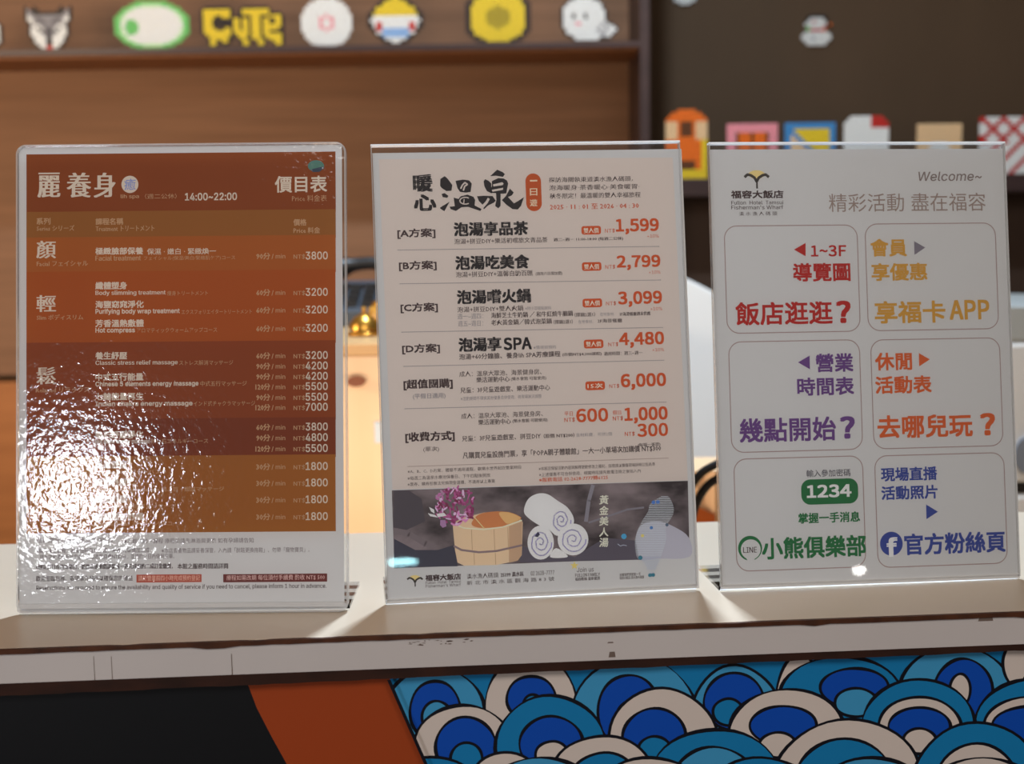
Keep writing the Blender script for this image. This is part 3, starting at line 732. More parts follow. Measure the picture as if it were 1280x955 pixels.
tt = 'brush_title'
for pl in ([(55, 290), (58, 200), (115, 162), (150, 190), (218, 280), (207, 355), (140, 362), (75, 320)], [(75, 400), (115, 388), (167, 425), (150, 452), (90, 442)], [(52, 582), (182, 503), (150, 560), (112, 630), (60, 598)],
           [(260, 225), (360, 208), (440, 218), (477, 260), (462, 372), (400, 382), (320, 372), (285, 320)],
           [(235, 448), (300, 465), (330, 430), (420, 408), (500, 438), (522, 480), (515, 552), (607, 600), (592, 627), (530, 607), (430, 572), (340, 577), (265, 627), (195, 602), (182, 570), (250, 562)],
           [(722, 162), (815, 76), (890, 108), (918, 135), (892, 172), (800, 157)], [(635, 230), (655, 203), (700, 223), (737, 260), (737, 350), (772, 378), (740, 392), (680, 362), (645, 300)],
           [(745, 228), (830, 188), (900, 193), (945, 218), (963, 260), (937, 392), (880, 397), (740, 384), (718, 340), (745, 300)], [(800, 380), (862, 388), (860, 560), (830, 592), (788, 560), (805, 480)],
           [(546, 430), (640, 423), (755, 428), (797, 490), (770, 517), (700, 550), (640, 603), (630, 590), (690, 520), (718, 465), (690, 450), (662, 500), (620, 542), (570, 492)],
           [(985, 328), (1037, 380), (1010, 420), (960, 440), (1040, 525), (1100, 490), (1172, 443), (1132, 560), (1090, 607), (1020, 602), (940, 545), (878, 482), (930, 430)]):
    S2.poly(tt, [br(*q) for q in pl], KB, 3)
S2.line(tt, [br(*q) for q in ((330, 328), (350, 285), (385, 247), (420, 272), (382, 298), (365, 352))], 1.9, beige, 4)
S2.line(tt, [br(390 + 72 * math.cos(a * .45), 490 + 46 * math.sin(a * .45)) for a in range(2, 13)], 1.4, beige, 4)
S2.line(tt, [br(*q) for q in ((375, 470), (370, 525))], 1.1, beige, 4)
S2.poly(tt, [br(*q) for q in ((760, 272), (885, 243), (902, 262), (890, 282), (765, 300))], beige, 4)
S2.poly(tt, [br(*q) for q in ((742, 345), (895, 317), (892, 345), (755, 370))], beige, 4)
# printed photograph strip
PBG = mat('print_photo_backdrop', (52, 44, 50), 0.5, 0.25, noise=((26, 44, 10), (150, 136, 140), 0.15))
S2.poly('photo_print', [(489.8, 613), (492.8, 710.5), (862, 696), (859.8, 601)], PBG, 1)


def z1(x, y): return (480 + x / 6.4, 600 + y / 6.4)


def z2(x, y): return (650 + x / 5.818, 600 + y / 5.818)


pp = 'photo_print'


def smooth(P_, n=4):
    out = []
    for k in range(len(P_)):
        a, b_, c, d = [Vector(P_[(k + q) % len(P_)]) for q in (-1, 0, 1, 2)]
        for q in range(n):
            t = q / n; out.append(tuple(.5 * ((2 * b_) + (c - a) * t + (2 * a - 5 * b_ + 4 * c - d) * t ** 2 + (3 * b_ - a - 3 * c + d) * t ** 3)))
    return out


S2.poly(pp, [z1(*q) for q in ((80, 470), (80, 700), (590, 690), (560, 520), (430, 560), (250, 560))], ink(48, 46, 56), 2)
S2.poly(pp, [z1(*q) for q in ((80, 85), (75, 380), (180, 400), (330, 330), (300, 150), (200, 85))], ink(62, 54, 58), 2)
S2.line(pp, [z1(*q) for q in ((90, 410), (200, 430), (330, 510), (410, 540))], 7, ink(98, 84, 84), 3)
S2.poly(pp, [z2(*q) for q in ((0, 480), (0, 600), (870, 580), (840, 440), (620, 420), (520, 480), (400, 560))], ink(70, 62, 70), 2)
S2.poly(pp, [z2(*q) for q in smooth(((860, 575), (840, 440), (880, 330), (1000, 300), (1120, 340), (1228, 420), (1234, 558), (1000, 572)))], ink(150, 142, 146), 2)
S2.line(pp, [z2(*q) for q in ((530, 40), (500, 150), (480, 300))], 5, ink(112, 104, 108), 2)
S2.line(pp, [z2(*q) for q in ((500, 310), (620, 270), (780, 215), (900, 200))], 2.5, ink(104, 96, 100), 2)
S2.poly(pp, [z1(*q) for q in ((548, 345), (640, 300), (800, 260), (1000, 255), (1100, 320), (1110, 340), (1102, 600), (1070, 645), (900, 680), (640, 685), (588, 660), (568, 560))], ink(184, 154, 122), 3)
S2.poly(pp, [z1(*q) for q in ((1000, 370), (1105, 330), (1100, 600), (1070, 645), (1000, 662))], ink(160, 126, 98), 4)
S2.poly(pp, [z1(*q) for q in smooth(((700, 345), (760, 275), (880, 252), (1000, 257), (1085, 290), (1090, 315), (1000, 360), (850, 382), (740, 378)))], ink(166, 100, 58), 4)
S2.poly(pp, [z1(*q) for q in smooth(((920, 262), (1000, 260), (1080, 292), (1085, 315), (1000, 350), (960, 330)))], ink(196, 142, 90), 5)
S2.line(pp, [z1(*q) for q in ((550, 345), (640, 385), (800, 396), (950, 376), (1102, 322))], 1.6, ink(206, 180, 150), 6)
S2.line(pp, [z1(*q) for q in ((560, 528), (620, 560), (760, 578), (900, 568), (1102, 522))], 2.6, ink(112, 92, 92), 6)
for x in (700, 880, 990): S2.line(pp, [z1(x, 395 if x < 900 else 380), z1(x + 6, 560)], .7, ink(150, 118, 88), 6)
for x in (720, 890): S2.line(pp, [z1(x, 585), z1(x + 4, 676)], .7, ink(150, 118, 88), 6)
random.seed(3)
for k in range(150):
    a = random.uniform(0, 6.283); rr = math.sqrt(random.random()); x = 570 + 165 * rr * math.cos(a); y = 205 + 150 * rr * math.sin(a)
    if x < 470 and y > 300: continue
    col = random.choice([(150, 70, 112), (118, 38, 78), (132, 54, 92), (180, 112, 150), (104, 36, 62), (196, 150, 176)] if x > 480 or y > 150 else [(160, 90, 130), (150, 110, 130)])
    th = random.uniform(0, 3.14); l = random.uniform(14, 34); ww = random.uniform(6, 12)
    S2.poly(pp, [z1(x + l * math.cos(th) * math.cos(q) - ww * math.sin(th) * math.sin(q), y + l * math.sin(th) * math.cos(q) + ww * math.cos(th) * math.sin(q)) for q in [j * .785 for j in range(8)]], ink(*col), 7 + k * .1)
for q in (((360, 215), (400, 235), (405, 270), (375, 250)), ((350, 265), (410, 280), (430, 300), (370, 290)), ((420, 270), (480, 262), (500, 285), (430, 298))): S2.poly(pp, [z1(*a) for a in q], ink(204, 188, 200), 24)
S2.poly(pp, [z1(*a) for a in ((450, 320), (490, 320), (500, 370), (470, 382), (448, 360))], ink(140, 100, 130), 24)
S2.line(pp, [z1(725, 300), z1(800, 386)], 1.3, ink(190, 160, 110), 25)
S2.poly(pp, [z2(*q) for q in smooth(((28, 225), (58, 140), (125, 100), (200, 103), (272, 150), (345, 200), (390, 275), (382, 335), (330, 385), (265, 405), (205, 355), (140, 330), (60, 275)))], ink(198, 192, 194), 6)
for cx, cy, rx, ry, lay in ((300, 292, 84, 104, 7), (150, 455, 96, 124, 9), (385, 432, 112, 116, 8)):
    S2.ell(pp, *z2(cx, cy), rx / 5.818, ry / 5.818, ink(186, 180, 194), lay)
    for wd, c_, k0 in ((1.5, (128, 116, 148), 0), (.9, (210, 206, 214), .5)):
        sp_ = []
        for k in range(46):
            a = k * .33 + k0; r = (1 - k / 50) * .84; sp_.append(z2(cx + rx * r * math.cos(a) + 3 * math.sin(k * 2.1), cy + ry * r * math.sin(a)))
        S2.line(pp, sp_, wd, ink(*c_), lay + .5)
S2.poly(pp, [z2(*q) for q in smooth(((218, 560), (262, 495), (345, 548), (320, 565)))], ink(190, 184, 196), 10)
S2.poly(pp, [z2(*q) for q in ((105, 410), (130, 375), (145, 395), (130, 415))], ink(44, 42, 60), 11)
for ch, v in zip('黃金美人湯', (145, 222, 300, 380, 455)):
    u0, v0 = z2(575, v); S2.T('photo_print', ch, u0, u0 + 11, v0, 11, ink(206, 192, 156), .02, 12, shear=.1)
tw = smooth([(1060, 110), (1112, 180), (1112, 250), (1062, 340), (1062, 430), (1030, 540), (980, 660), (950, 690), (900, 600), (850, 540), (835, 440), (870, 330), (930, 230), (950, 170)], 3)
for k, y in enumerate(range(120, 690, 9)):
    xs_ = []
    for a, c in zip(tw, tw[1:] + tw[:1]):
        if (a[1] - y) * (c[1] - y) < 0: xs_.append(a[0] + (c[0] - a[0]) * (y - a[1]) / (c[1] - a[1]))
    xs_.sort()
    if len(xs_) > 1: S2.line('island_map', [z2(xs_[0], y), z2(xs_[-1], y)], .6, ink(172, 170, 176) if y < 560 else ink(150, 150, 158), 12)
for x, y, r, c_ in ((970, 162, 14, (64, 96, 150)), (1002, 160, 14, (64, 96, 150)), (955, 347, 12, (60, 96, 140)), (1068, 326, 12, (66, 78, 92)), (875, 565, 16, (40, 92, 104)), (945, 692, 14, (40, 92, 104)), (968, 690, 14, (40, 92, 104)), (755, 410, 20, (60, 130, 160)), (890, 405, 12, (204, 164, 90))):
    S2.ell('island_map', *z2(x, y), r / 5.8, r / 5.8, ink(*c_), 14, 12)
S2.line('island_map', [z2(*q) for q in ((710, 465), (730, 480), (750, 472), (775, 478))], .8, ink(150, 150, 158), 14)


def hotel_logo(S, key, u, v, s_):
    gold = ink(196, 158, 100); dk = ink(50, 44, 40)
    fan = [(u + s_ * 1.05 * math.cos(a), v + s_ * .22 - s_ * .62 * math.sin(a)) for a in [math.radians(0 + q * 12) for q in range(16)]]
    S.poly(key, fan + [(u, v + .85 * s_)], gold, 3)
    for k in (-1, 1):
        S.line(key, [(u, v + .95 * s_), (u + k * .25 * s_, v + .5 * s_), (u + k * .7 * s_, v + .2 * s_), (u + k * 1.1 * s_, v + .12 * s_), (u + k * 1.42 * s_, v + .40 * s_)], s_ * .34, dk, 4)
    S.line(key, [(u + .02 * s_, v + .8 * s_), (u + .05 * s_, v + 1.75 * s_)], s_ * .22, dk, 4)


hotel_logo(S2, 'hotel_logo', 518.7, 721.5, 6.6)
ft = 'lettering|footer'
S2.T(ft, '福容大飯店', 532, 576, 722.6, 7.4, K, .04); S2.T(ft, 'Fullon  Hotel  Tamsui', 532, 576, 728.6, 3.6, K, 0); S2.T(ft, "Fisherman's Wharf", 532, 576, 732.8, 3.8, K, 0)
S2.T(ft, '淡水漁人碼頭', 583.5, 623, 720.6, 6.6, K, 0); S2.T(ft, '25199 淡水區', 626, 654.5, 718.6, 6, K, .04); S2.T(ft, '02 2628-7777', 663.5, 692.8, 716.8, 5.4, K, .01); S2.T(ft, '新 北 市 淡 水 區 觀 海 路 8 3 號', 583.5, 693, 728.8, 5.4, K, 0)
S2.T(ft, 'Join us', 721, 742, 712.4, 6, K, 0, shear=.1); S2.T(ft, 'FULLON FAMILY', 719, 750, 719.2, 4, K, .02); S2.T(ft, '福容粉絲 最新優惠', 719, 750, 724, 4.4, K, .02)
S2.T(ft, '追蹤我們掌握第一手', 774.5, 801, 718.6, 3.8, K, .01); S2.T(ft, '福容大飯店 淡水漁人碼頭', 774.5, 805, 722.6, 3.8, K, .01)
S2.poly('star_mark', [(718 + (5.4 if k % 2 == 0 else 2.3) * math.sin(k * math.pi / 5), 707 - (5.4 if k % 2 == 0 else 2.3) * math.cos(k * math.pi / 5)) for k in range(10)][::-1], ink(206, 160, 84), 3)
S2.flush({'beige_field': 'beige printed field', 'photo_print': 'printed picture of a wooden bucket, pink flowers and rolled towels', 'island_map': 'pale hatched island map with dots', 'brush_title': 'black brush written title',
          'lettering|orange': 'orange prices', 'lettering|main': 'dark plan names and details', 'lettering|slogan': 'dark slanted slogan lines', 'lettering|footer': 'small footer lettering', 'day_trip_badge': 'orange vertical badge',
          'hotel_logo': 'gold fan logo on a dark stem', 'star_mark': 'small gold star', **{'price_tag|%d' % k: 'small orange tag in plan row %d from the top' % (k + 1) for k in range(5)}})

# ---- sheet 3 : welcome sheet with six boxes
S3 = Sheet(3, 'welcome_sheet', 'white welcome sheet with six outlined boxes of coloured lettering in the right sign holder', 887, 187, 1275, 722.5)
hotel_logo(S3, 'hotel_logo', 945.8, 217, 10.5)
hd = 'lettering|head'; BR = ink(118, 98, 88)
S3.T(hd, '福容大飯店', 914, 979, 243.2, 9.4, K, .04); S3.T(hd, 'Fullon  Hotel  Tamsui', 914, 979, 253.4, 4.8, K, .01); S3.T(hd, "Fisherman's Wharf", 914, 979, 259.4, 5, K, .01); S3.T(hd, '淡 水 漁 人 碼 頭', 924, 971.5, 267.2, 5, K, 0)
S3.T(hd, 'Welcome~', 1146, 1226, 220.6, 11.5, ink(100, 84, 78), .01, shear=.18); S3.T(hd, '精彩活動 盡在福容', 1036, 1232, 253.6, 23, BR, 0)
ln = ink(128, 104, 98)
for k, (u0, v0, u1, v1) in enumerate(((904.5, 282, 1076, 414.5), (1080.5, 279.5, 1249, 411.3), (910, 427, 1079, 562), (1087.5, 424.5, 1254.5, 557.5), (916.5, 573.5, 1083, 709), (1092.5, 569.5, 1260, 704.3))):
    S3.rbox('box_outline|%d' % k, u0, v0, u1, v1, 17, ln, 2, line=1.25)
RD = ink(140, 14, 10); GD = ink(160, 112, 38); PU = ink(78, 44, 92); OG = ink(164, 66, 22); GN = ink(8, 80, 40); BL = ink(34, 48, 106)
bx = ['lettering|box%d' % k for k in range(6)]
for k, t_, u0, u1, v, h, m, bo in (
    (0, '1~3F', 1014, 1057.5, 313.8, 13.5, RD, .03), (0, '導覽圖', 992, 1062.4, 340.6, 22, RD, .03), (0, '飯店逛逛', 920, 1040, 392.5, 28, RD, .024), (0, '?', 1046, 1062.4, 390, 26, RD, .045),
    (1, '會員', 1088.5, 1133, 309.8, 21, GD, .03), (1, '享優惠', 1089.8, 1158.5, 340.2, 21, GD, .03), (1, '享福卡', 1094, 1181, 390.6, 26.5, GD, .03), (1, 'APP', 1187.5, 1236, 387.5, 23, GD, .035),
    (2, '營業', 1020, 1066, 453.8, 22, PU, .03), (2, '時間表', 997, 1067, 483.6, 21.5, PU, .03), (2, '幾點開始', 925, 1044.5, 538.4, 29, PU, .024), (2, '?', 1051, 1067.6, 534.5, 26, PU, .045),
    (3, '休閒', 1094.3, 1139.4, 452.2, 21, OG, .03), (3, '活動表', 1094.5, 1164, 481.6, 21, OG, .03), (3, '去哪兒玩', 1097.5, 1215, 534, 27.5, OG, .03), (3, '?', 1226, 1243, 530.5, 26, OG, .045),
    (4, '輸入參加密碼', 1008, 1063, 592, 9, ink(70, 66, 70), .01), (4, '掌握一手消息', 998.2, 1074.7, 648, 12.5, GN, .03), (4, '小熊俱樂部', 953, 1082, 686, 26, GN, .03),
    (5, '現場直播', 1101.5, 1171, 593.4, 16.5, BL, .03), (5, '活動照片', 1102, 1171.6, 616.6, 16.5, BL, .03), (5, '官方粉絲頁', 1131, 1256.4, 680.8, 25.5, BL, .03)):
    S3.T(bx[k], t_, u0, u1, v, h, m, bo)
for k, pts, m in ((0, ((992.5, 312), (1007, 320.4), (1007, 303.6)), RD), (1, ((1142.6, 301.5), (1143, 318.7), (1156.6, 309.4)), ink(96, 86, 92)), (2, ((997.5, 453), (1012.4, 461.6), (1012, 444.5)), PU),
                  (3, ((1148.5, 441.4), (1148.9, 458), (1162.3, 449.2)), OG), (5, ((1157.6, 630.6), (1158, 649), (1172.4, 639.6)), BL)):
    S3.poly('arrow|%d' % k, pts, m, 3)
S3.rbox('code_pill', 1001, 599.6, 1073.2, 629, 12, GN, 2); S3.T('code_pill', '1234', 1009, 1063.7, 614.6, 15, WH, .045, 4)
S3.ell('round_logo|g', 937.6, 685.3, 15, 15.6, GN, 2); S3.ell('round_logo|g', 938.4, 686.8, 12.4, 12.6, ink(164, 156, 150), 3); S3.T('round_logo|g', 'LINE', 929, 946, 687.6, 7, K, .02, 4)
S3.poly('round_logo|g', [(932, 696), (936, 704), (942, 704), (944, 696)], ink(164, 156, 150), 3.5)
S3.ell('round_logo|b', 1114.2, 679.6, 14.2, 15, BL, 2); S3.T('round_logo|b', 'f', 1109.5, 1121, 684, 22, WH, .06, 4)
S3.flush({'hotel_logo': 'gold fan logo on a dark stem', 'lettering|head': 'brown heading lettering', 'code_pill': 'green pill with white number', 'round_logo|g': 'round green outlined logo', 'round_logo|b': 'round dark blue logo with white letter',
          **{'lettering|box%d' % k: s_ for k, s_ in enumerate(('red lettering', 'golden lettering', 'purple lettering', 'orange lettering', 'green lettering', 'dark blue lettering'))},
          **{'arrow|%d' % k: s_ for k, s_ in ((0, 'red arrow'), (1, 'grey arrow'), (2, 'purple arrow'), (3, 'orange arrow'), (5, 'dark blue arrow'))}})
bpy.data.objects.remove(_fo); bpy.data.curves.remove(_fc)

# ---- the holders
LB = {1: 'clear acrylic sign holder with rounded corners and wavy film, leftmost on the ledge',
      2: 'clear acrylic sign holder with square corners, middle one on the ledge',
      3: 'clear acrylic sign holder with square corners, rightmost on the ledge'}
for i in (1, 2, 3):
    x, y, yaw, lean, rz, W, Hh = ST[i]; yw = math.radians(yaw)
    t = thing('sign_holder', LB[i], 'sign holder', (x, y, 0), yw, 'acrylic sign holders' if i > 1 else None)
    Lm = t.matrix_basis.inverted() @ stand_matrix(i)
    T0 = Matrix.Translation((x, y, 0)) @ Matrix.Rotation(yw, 4, 'Z')
    Lm = T0.inverted() @ stand_matrix(i)
    hw = W / 2
    if i == 1:
        b = MB(); b.M = Lm; b.prism(rrect(-hw, hw, 0.004, Hh, .0062), -.0062, -.0032, ACR); part(b, 'back_pane', t)
        b = MB(); b.M = Lm                              # thick polished rim
        o_ = rrect(-hw, hw, 0.0, Hh, .0065); i_ = rrect(-hw + .0011, hw - .0011, .0011, Hh - .0009, .0056); n = len(o_)
        vs = [(a, c, .0002) for a, c in o_] + [(a, c, .0002) for a, c in i_] + [(a, c, -.0064) for a, c in o_] + [(a, c, -.0064) for a, c in i_]
        fs = []
        for k in range(n):
            k2 = (k + 1) % n
            fs += [(k, k2, k2 + n, k + n), (k + 2 * n, k + 3 * n, k2 + 3 * n, k2 + 2 * n), (k, k + 2 * n, k2 + 2 * n, k2), (k + n, k2 + n, k2 + 3 * n, k + 3 * n)]
        b.add(vs, fs, EDGET); part(b, 'rim', t, 'clear polished rim')
        b = MB(); b.M = Lm; b.prism(rrect(-hw + .001, hw - .001, .001, .0066, .002), -.0062, .0014, EDGET); part(b, 'bottom_lip', t, 'clear bottom lip')
        A = S1.P(25, 187); C = S1.P(430, 757)
        b = MB(); b.M = Lm; o_ = rrect(-hw + .0008, hw - .0008, .004, Hh - .0008, .0058); b.add([(a, c, 0) for a, c in o_], [tuple(range(len(o_)))], ACRF); part(b, 'front_film', t, 'wavy glossy front film')
    else:
        for nm, z0, z1_ in (('front_pane', -.0020, 0), ('back_pane', -.0052, -.0032)):
            b = MB(); b.M = Lm; b.box(-hw, hw, .0026, Hh - .0012, z0, z1_, ACR); part(b, nm, t)
        b = MB(); b.M = Lm; b.box(-hw, hw, Hh - .0012, Hh, -.0052, 0.0001, EDGE); part(b, 'top_fold', t, 'folded top edge coloured white as if lit')
        b = MB(); b.M = Lm; b.add([(-hw, .0042, -.0012), (hw, .0042, -.0012), (hw, 0, -.0052), (-hw, 0, -.0052)], [(0, 1, 2, 3)], GLOW); part(b, 'bottom_fold', t, 'tilted white strip imitating light in the bottom fold')  # added strip, tilted to look like light leaving the clear bottom edge
        for sgn in (-1, 1):
            b = MB(); b.M = Lm; xx = sgn * hw; b.box(min(xx, xx - sgn * .0007), max(xx, xx - sgn * .0007), .0026, Hh - .0012, -.0053, .0001, EDGET); part(b, 'side_edge', t, 'thin polished side edge')
    b = MB(); b.box(-hw, hw, .008, .066, .0003, .0028, ACR); part(b, 'foot', t)
    b = MB(); b.box(-hw, hw, .0655, .0664, .0002, .0029, EDGEF); part(b, 'foot_edge', t, 'bright edge of the clear foot')

# window light behind the photographer, mirrored in the left holder's wavy film
Mg = stand_matrix(1); nrm = (Mg.to_3x3() @ Vector((0, 0, 1))).normalized()
cc = S1.P(92, 612); pt = Mg @ Vector((cc[0], cc[1], 0)); dd = (pt - CAMLOC).normalized(); rf = dd - 2 * dd.dot(nrm) * nrm
area('lobby_window_light', tuple(pt + rf * 1.5), tuple(pt), 0.13, 0.16, 1.7, (0.93, 0.95, 1.0))
for i_, S_, u_, v_, sx_, sy_, pw, cl in ((2, S2, 503, 702, .052, .010, .017, (.45, .92, 1.0)), (3, S3, 1073, 713, .020, .011, .009, (1, .97, .93))):
    Mg = stand_matrix(i_); nrm = (Mg.to_3x3() @ Vector((0, 0, 1))).normalized()
    cc = S_.P(u_, v_); pt = Mg @ Vector((cc[0], cc[1], 0)); dd = (pt - CAMLOC).normalized(); rf = dd - 2 * dd.dot(nrm) * nrm
    area('lobby_lamp', tuple(pt + rf * 1.5), tuple(pt), sx_, sy_, pw, cl).data.shape = 'ELLIPSE'

# ------------------------------------------------------------------ desk behind the ledge
ZD = -0.36
desk = thing('reception_desk', 'low reception desk behind the counter ledge, mostly hidden', 'desk', (0, 1.7, -1.1))
b = MB(); b.box(-1.2, 1.2, -.45, .55, 1.1 + ZD - .03, 1.1 + ZD, DESKM); part(b, 'desk_top', desk, bevel=.002)
for sx in (-1.18, 1.15):
    b = MB(); b.box(sx, sx + .03, -.44, .54, 0.001, 1.1 + ZD - .03, DESKM); part(b, 'side_panel', desk)
# maple cabinet on the desk (glowing warm between the two left signs)
YH = 1.60
hx0 = at(392, 500, YH).x; hx1 = at(808, 500, YH).x; ht = at(460, 429, YH).z
hut = thing('desk_cabinet', 'pale maple desk cabinet lit warm, seen between the left and middle signs', 'cabinet', ((hx0 + hx1) / 2, YH, ZD))
hc = (hx0 + hx1) / 2; hh = ht - ZD
b = MB(); b.box(hx0 - hc, hx1 - hc, .016, .42, .001, hh - .018, MAPLE); part(b, 'body', hut, bevel=.002)
b = MB(); b.box(hx0 - hc - .006, hx1 - hc + .006, -.001, .43, hh - .0145, hh, mat('cabinet_top', (206, 168, 120), .4, .4)); part(b, 'top', hut, bevel=.002)
xm = at(575, 500, YH).x - hc
for a, c in ((hx0 - hc + .003, xm - .002), (xm + .002, hx1 - hc - .003)):
    b = MB(); b.box(a, c, 0, .016, .004, hh - .0148, MAPLE); d_ = part(b, 'door', hut, bevel=.0015)
    if c < .1:
        pk = at(446, 476, YH); px_ = pk.x - hc; pz = pk.z - ZD
        h_ = MB(); h_.M = Matrix.Translation((px_, -.004, pz)) @ Matrix.Rotation(math.pi / 2, 4, 'X')
        h_.prism([(.011 * math.cos(k * .5236), .006 * math.sin(k * .5236)) for k in range(12)], -.004, .005, mat('brown_pull', (120, 62, 26), .4, .4)); part(h_, 'pull', d_, 'brown oval pull')
# a second, tan box leaning in the lower right gap
gb = at(868, 640, 1.50)
bag = thing('paper_bag', 'tan ribbed paper bag standing behind the ledge in the right gap', 'bag', (gb.x, 1.49, ZD))
b = MB(); prof = []
for k in range(15):
    prof.append((-.07 + .01 * k, (-.006 if k % 2 else 0)))
prof += [(.07, .08), (-.07, .08)]
zt = at(868, 588, 1.49).z - ZD
b.prism(prof, .001, zt, mat('tan_paper', (236, 200, 160), .7, .2)); part(b, 'body', bag)
b = MB(); zc = at(868, 640, 1.48).z - ZD; b.M = Matrix.Rotation(math.pi / 2, 4, 'X')
b.prism([(-.07, zc - .08), (.02, zc - .08), (.02, zc - .004), (-.008, zc + .01), (-.03, zc + .035), (-.07, zc + .06)], .008, .0095, mat('brown_card', (170, 84, 30), .6, .3)); part(b, 'flap', bag, 'brown slanting flap')

# black telephone and brass bell on the cabinet
zt0 = ht + .0002


def on_hut(u, Y): return at(u, 400, Y).x


ph = thing('desk_telephone', 'black desk telephone on the maple cabinet behind the signs', 'telephone', (on_hut(462, 1.90), 1.90, zt0))
b = MB(); b.M = Matrix.Rotation(math.pi / 2, 4, 'Z') @ Matrix.Rotation(math.pi / 2, 4, 'X')
b.prism([(-.07, 0), (.07, 0), (.07, .05), (.05, .055), (-.07, .022)], -.06, .06, mat('grey_phone_shell', (70, 78, 88), .35, .5)); part(b, 'base', ph, 'dark grey sloping base', bevel=.003)
b = MB(); hs = [(-.045 + .012 * k, 0.03, .062 + .014 * math.sin(math.pi * k / 10)) for k in range(11)]
b.tube([(-.058 + .0116 * k, .02, .068 + .012 * math.sin(math.pi * k / 10)) for k in range(11)], [.017, .018, .014, .01, .009, .009, .009, .01, .014, .018, .017], BLACKP, 12); part(b, 'handset', ph, 'black handset', smooth=True)
b = MB()
for r in range(4):
    for c in range(3): b.box(-.045 + c * .02, -.03 + c * .02, -.06 + r * .022, -.046 + r * .022, .024 + r * .006, .034 + r * .006, BLACKP)
k_ = part(b, 'keys', ph, 'black keys'); k_['kind'] = 'stuff'
bl = thing('desk_bell', 'small brass bell on the maple cabinet in front of the telephone', 'bell', (on_hut(455, 1.70), 1.70, zt0))
b = MB(); b.lathe([(.001, .001), (.02, .001), (.021, .004), (.016, .006), (.001, .006)], BRASS); part(b, 'foot', bl, smooth=True)
b = MB(); b.lathe([(.019, .008), (.018, .014), (.012, .022), (.004, .027), (.001, .028)], BRASS); part(b, 'dome', bl, smooth=True)
b = MB(); b.lathe([(.0025, .027), (.0025, .031), (.004, .033), (.001, .035)], BRASS, 12); part(b, 'button', bl, smooth=True)
jr = thing('brass_jar', 'gold coloured lidded jar on the maple cabinet beside the bell', 'jar', (on_hut(478, 1.74), 1.74, zt0))
b = MB(); b.lathe([(.001, .001), (.014, .001), (.017, .01), (.017, .03), (.012, .034), (.001, .034)], mat('gold_glaze', (198, 146, 60), .35, .5)); part(b, 'jar_body', jr, smooth=True)
b = MB(); b.lathe([(.012, .0342), (.013, .038), (.004, .041), (.004, .045), (.001, .047)], BRASS, 16); part(b, 'lid', jr, smooth=True)
tp = at(473, 540, YH)
b = MB(); b.box(tp.x - hc - .004, tp.x - hc + .005, -.006, .0005, tp.z - ZD - .012, tp.z - ZD + .012, mat('pale_blue_plastic', (190, 206, 220), .4, .4)); part(b, 'hook', hut, 'small pale blue hook')

# white slanted monitor back, between middle and right signs
pA = at(800, 318, 1.84); pB = at(985, 412, 1.84); pC = at(985, 592, 1.84); pD = at(800, 598, 1.84)
mo = thing('desk_monitor', 'white tilted monitor back rising behind the gap between middle and right signs', 'monitor', ((pA.x + pB.x) / 2, 1.85, ZD))
mx0 = (pA.x + pB.x) / 2
b = MB(); b.M = Matrix.Rotation(-.2, 4, 'X') @ Matrix.Rotation(math.pi / 2, 4, 'X') @ Matrix.Scale(1.02, 4)
b.prism([(pD.x - mx0, pD.z - ZD), (pC.x - mx0, pC.z - ZD), (pB.x - mx0, pB.z - ZD), (pA.x - mx0, pA.z - ZD)], -.012, .012, WHITEP); part(b, 'casing', mo, bevel=.004)
b = MB(); b.box(-.02, .02, .075, .09, .012, pC.z - ZD + .03, GREYP); part(b, 'neck', mo)
b = MB(); b.prism(rrect(-.09, .09, -.06, .09, .02), .001, .012, GREYP); part(b, 'base', mo)
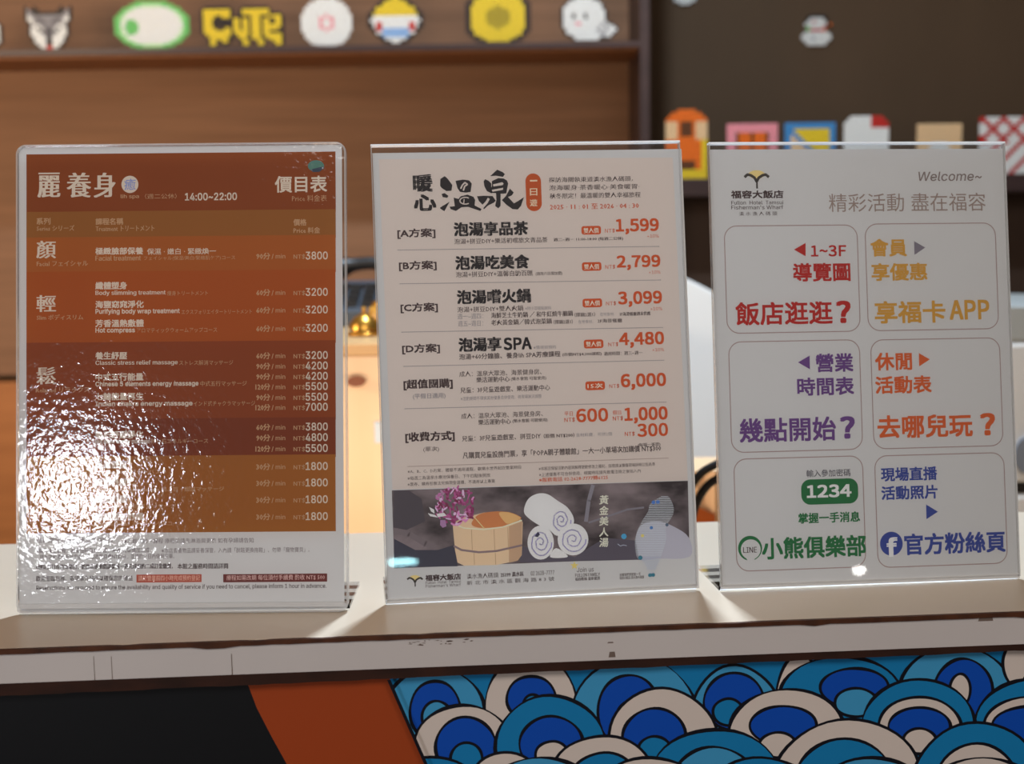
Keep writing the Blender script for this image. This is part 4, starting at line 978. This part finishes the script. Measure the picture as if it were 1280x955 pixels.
# black cables
cb = thing('cable_pair', 'two thick black cables arching behind the ledge between middle and right signs', 'cable', tuple(at(880, 650, 1.28)))
base_ = at(880, 650, 1.28)
for pts in (((856, 690), (857, 640), (862, 612), (874, 594), (890, 583), (915, 574), (950, 580), (980, 640)), ((860, 700), (864, 655), (870, 630), (880, 612), (894, 600), (920, 592), (945, 600), (965, 650))):
    raw = [at(u, v, 1.28) - base_ for u, v in pts]; sm = []
    for k in range(len(raw) - 1):
        p0, p1, p2, p3 = raw[max(k - 1, 0)], raw[k], raw[k + 1], raw[min(k + 2, len(raw) - 1)]
        for q in range(6):
            s_ = q / 6; sm.append(.5 * ((2 * p1) + (p2 - p0) * s_ + (2 * p0 - 5 * p1 + 4 * p2 - p3) * s_ ** 2 + (3 * p1 - p0 - 3 * p2 + p3) * s_ ** 3))
    sm.append(raw[-1])
    sm = [sm[0] + Vector((0, 0, -.30))] + sm + [sm[-1] + Vector((0, 0, -.3))]
    b = MB(); b.tube(sm, .0040, BLACKP, 10); part(b, 'cable', cb, smooth=True)
# white machine at the right edge
mc = at(1330, 500, 1.74)
pr_ = thing('desk_printer', 'white printer with pale grey lid and black slot behind the right sign', 'printer', (mc.x, 1.75, ZD))
xl = at(1215, 500, 1.74).x - mc.x; tz = at(1265, 384, 1.75).z - ZD; gz = at(1265, 428, 1.75).z - ZD; s0 = at(1265, 620, 1.74).z - ZD; s1 = at(1265, 606, 1.74).z - ZD
b = MB(); b.box(xl, .2, 0, .3, s1, gz, WHITEP); part(b, 'upper_body', pr_, bevel=.006)
b = MB(); b.M = Matrix.Rotation(math.pi / 2, 4, 'X')
b.prism([(xl, gz + .0005), (.2, gz + .0005), (.2, tz - .014), (.1, tz - .004), (-.02, tz), (xl, tz + .002)], -.3, -.002, GREYP); part(b, 'lid', pr_, 'pale grey lid', bevel=.004)
b = MB(); b.box(xl + .004, .196, .006, .296, s0, s1 - .0003, BLACKP); part(b, 'paper_slot', pr_, 'black slot')
b = MB(); b.box(xl, .2, 0, .3, .001, s0 - .0003, WHITEP); part(b, 'lower_body', pr_, bevel=.006)
b = MB(); kx = at(1286, 570, 1.74); b.M = Matrix.Translation((kx.x - mc.x, 0, kx.z - ZD)) @ Matrix.Rotation(math.pi / 2, 4, 'X'); b.prism([(.016 * math.cos(k * .3142), .024 * math.sin(k * .3142)) for k in range(20)], .0, .006, mat('blue_grey_plastic', (130, 138, 150), .4, .4)); part(b, 'round_panel', pr_, 'blue grey round panel')
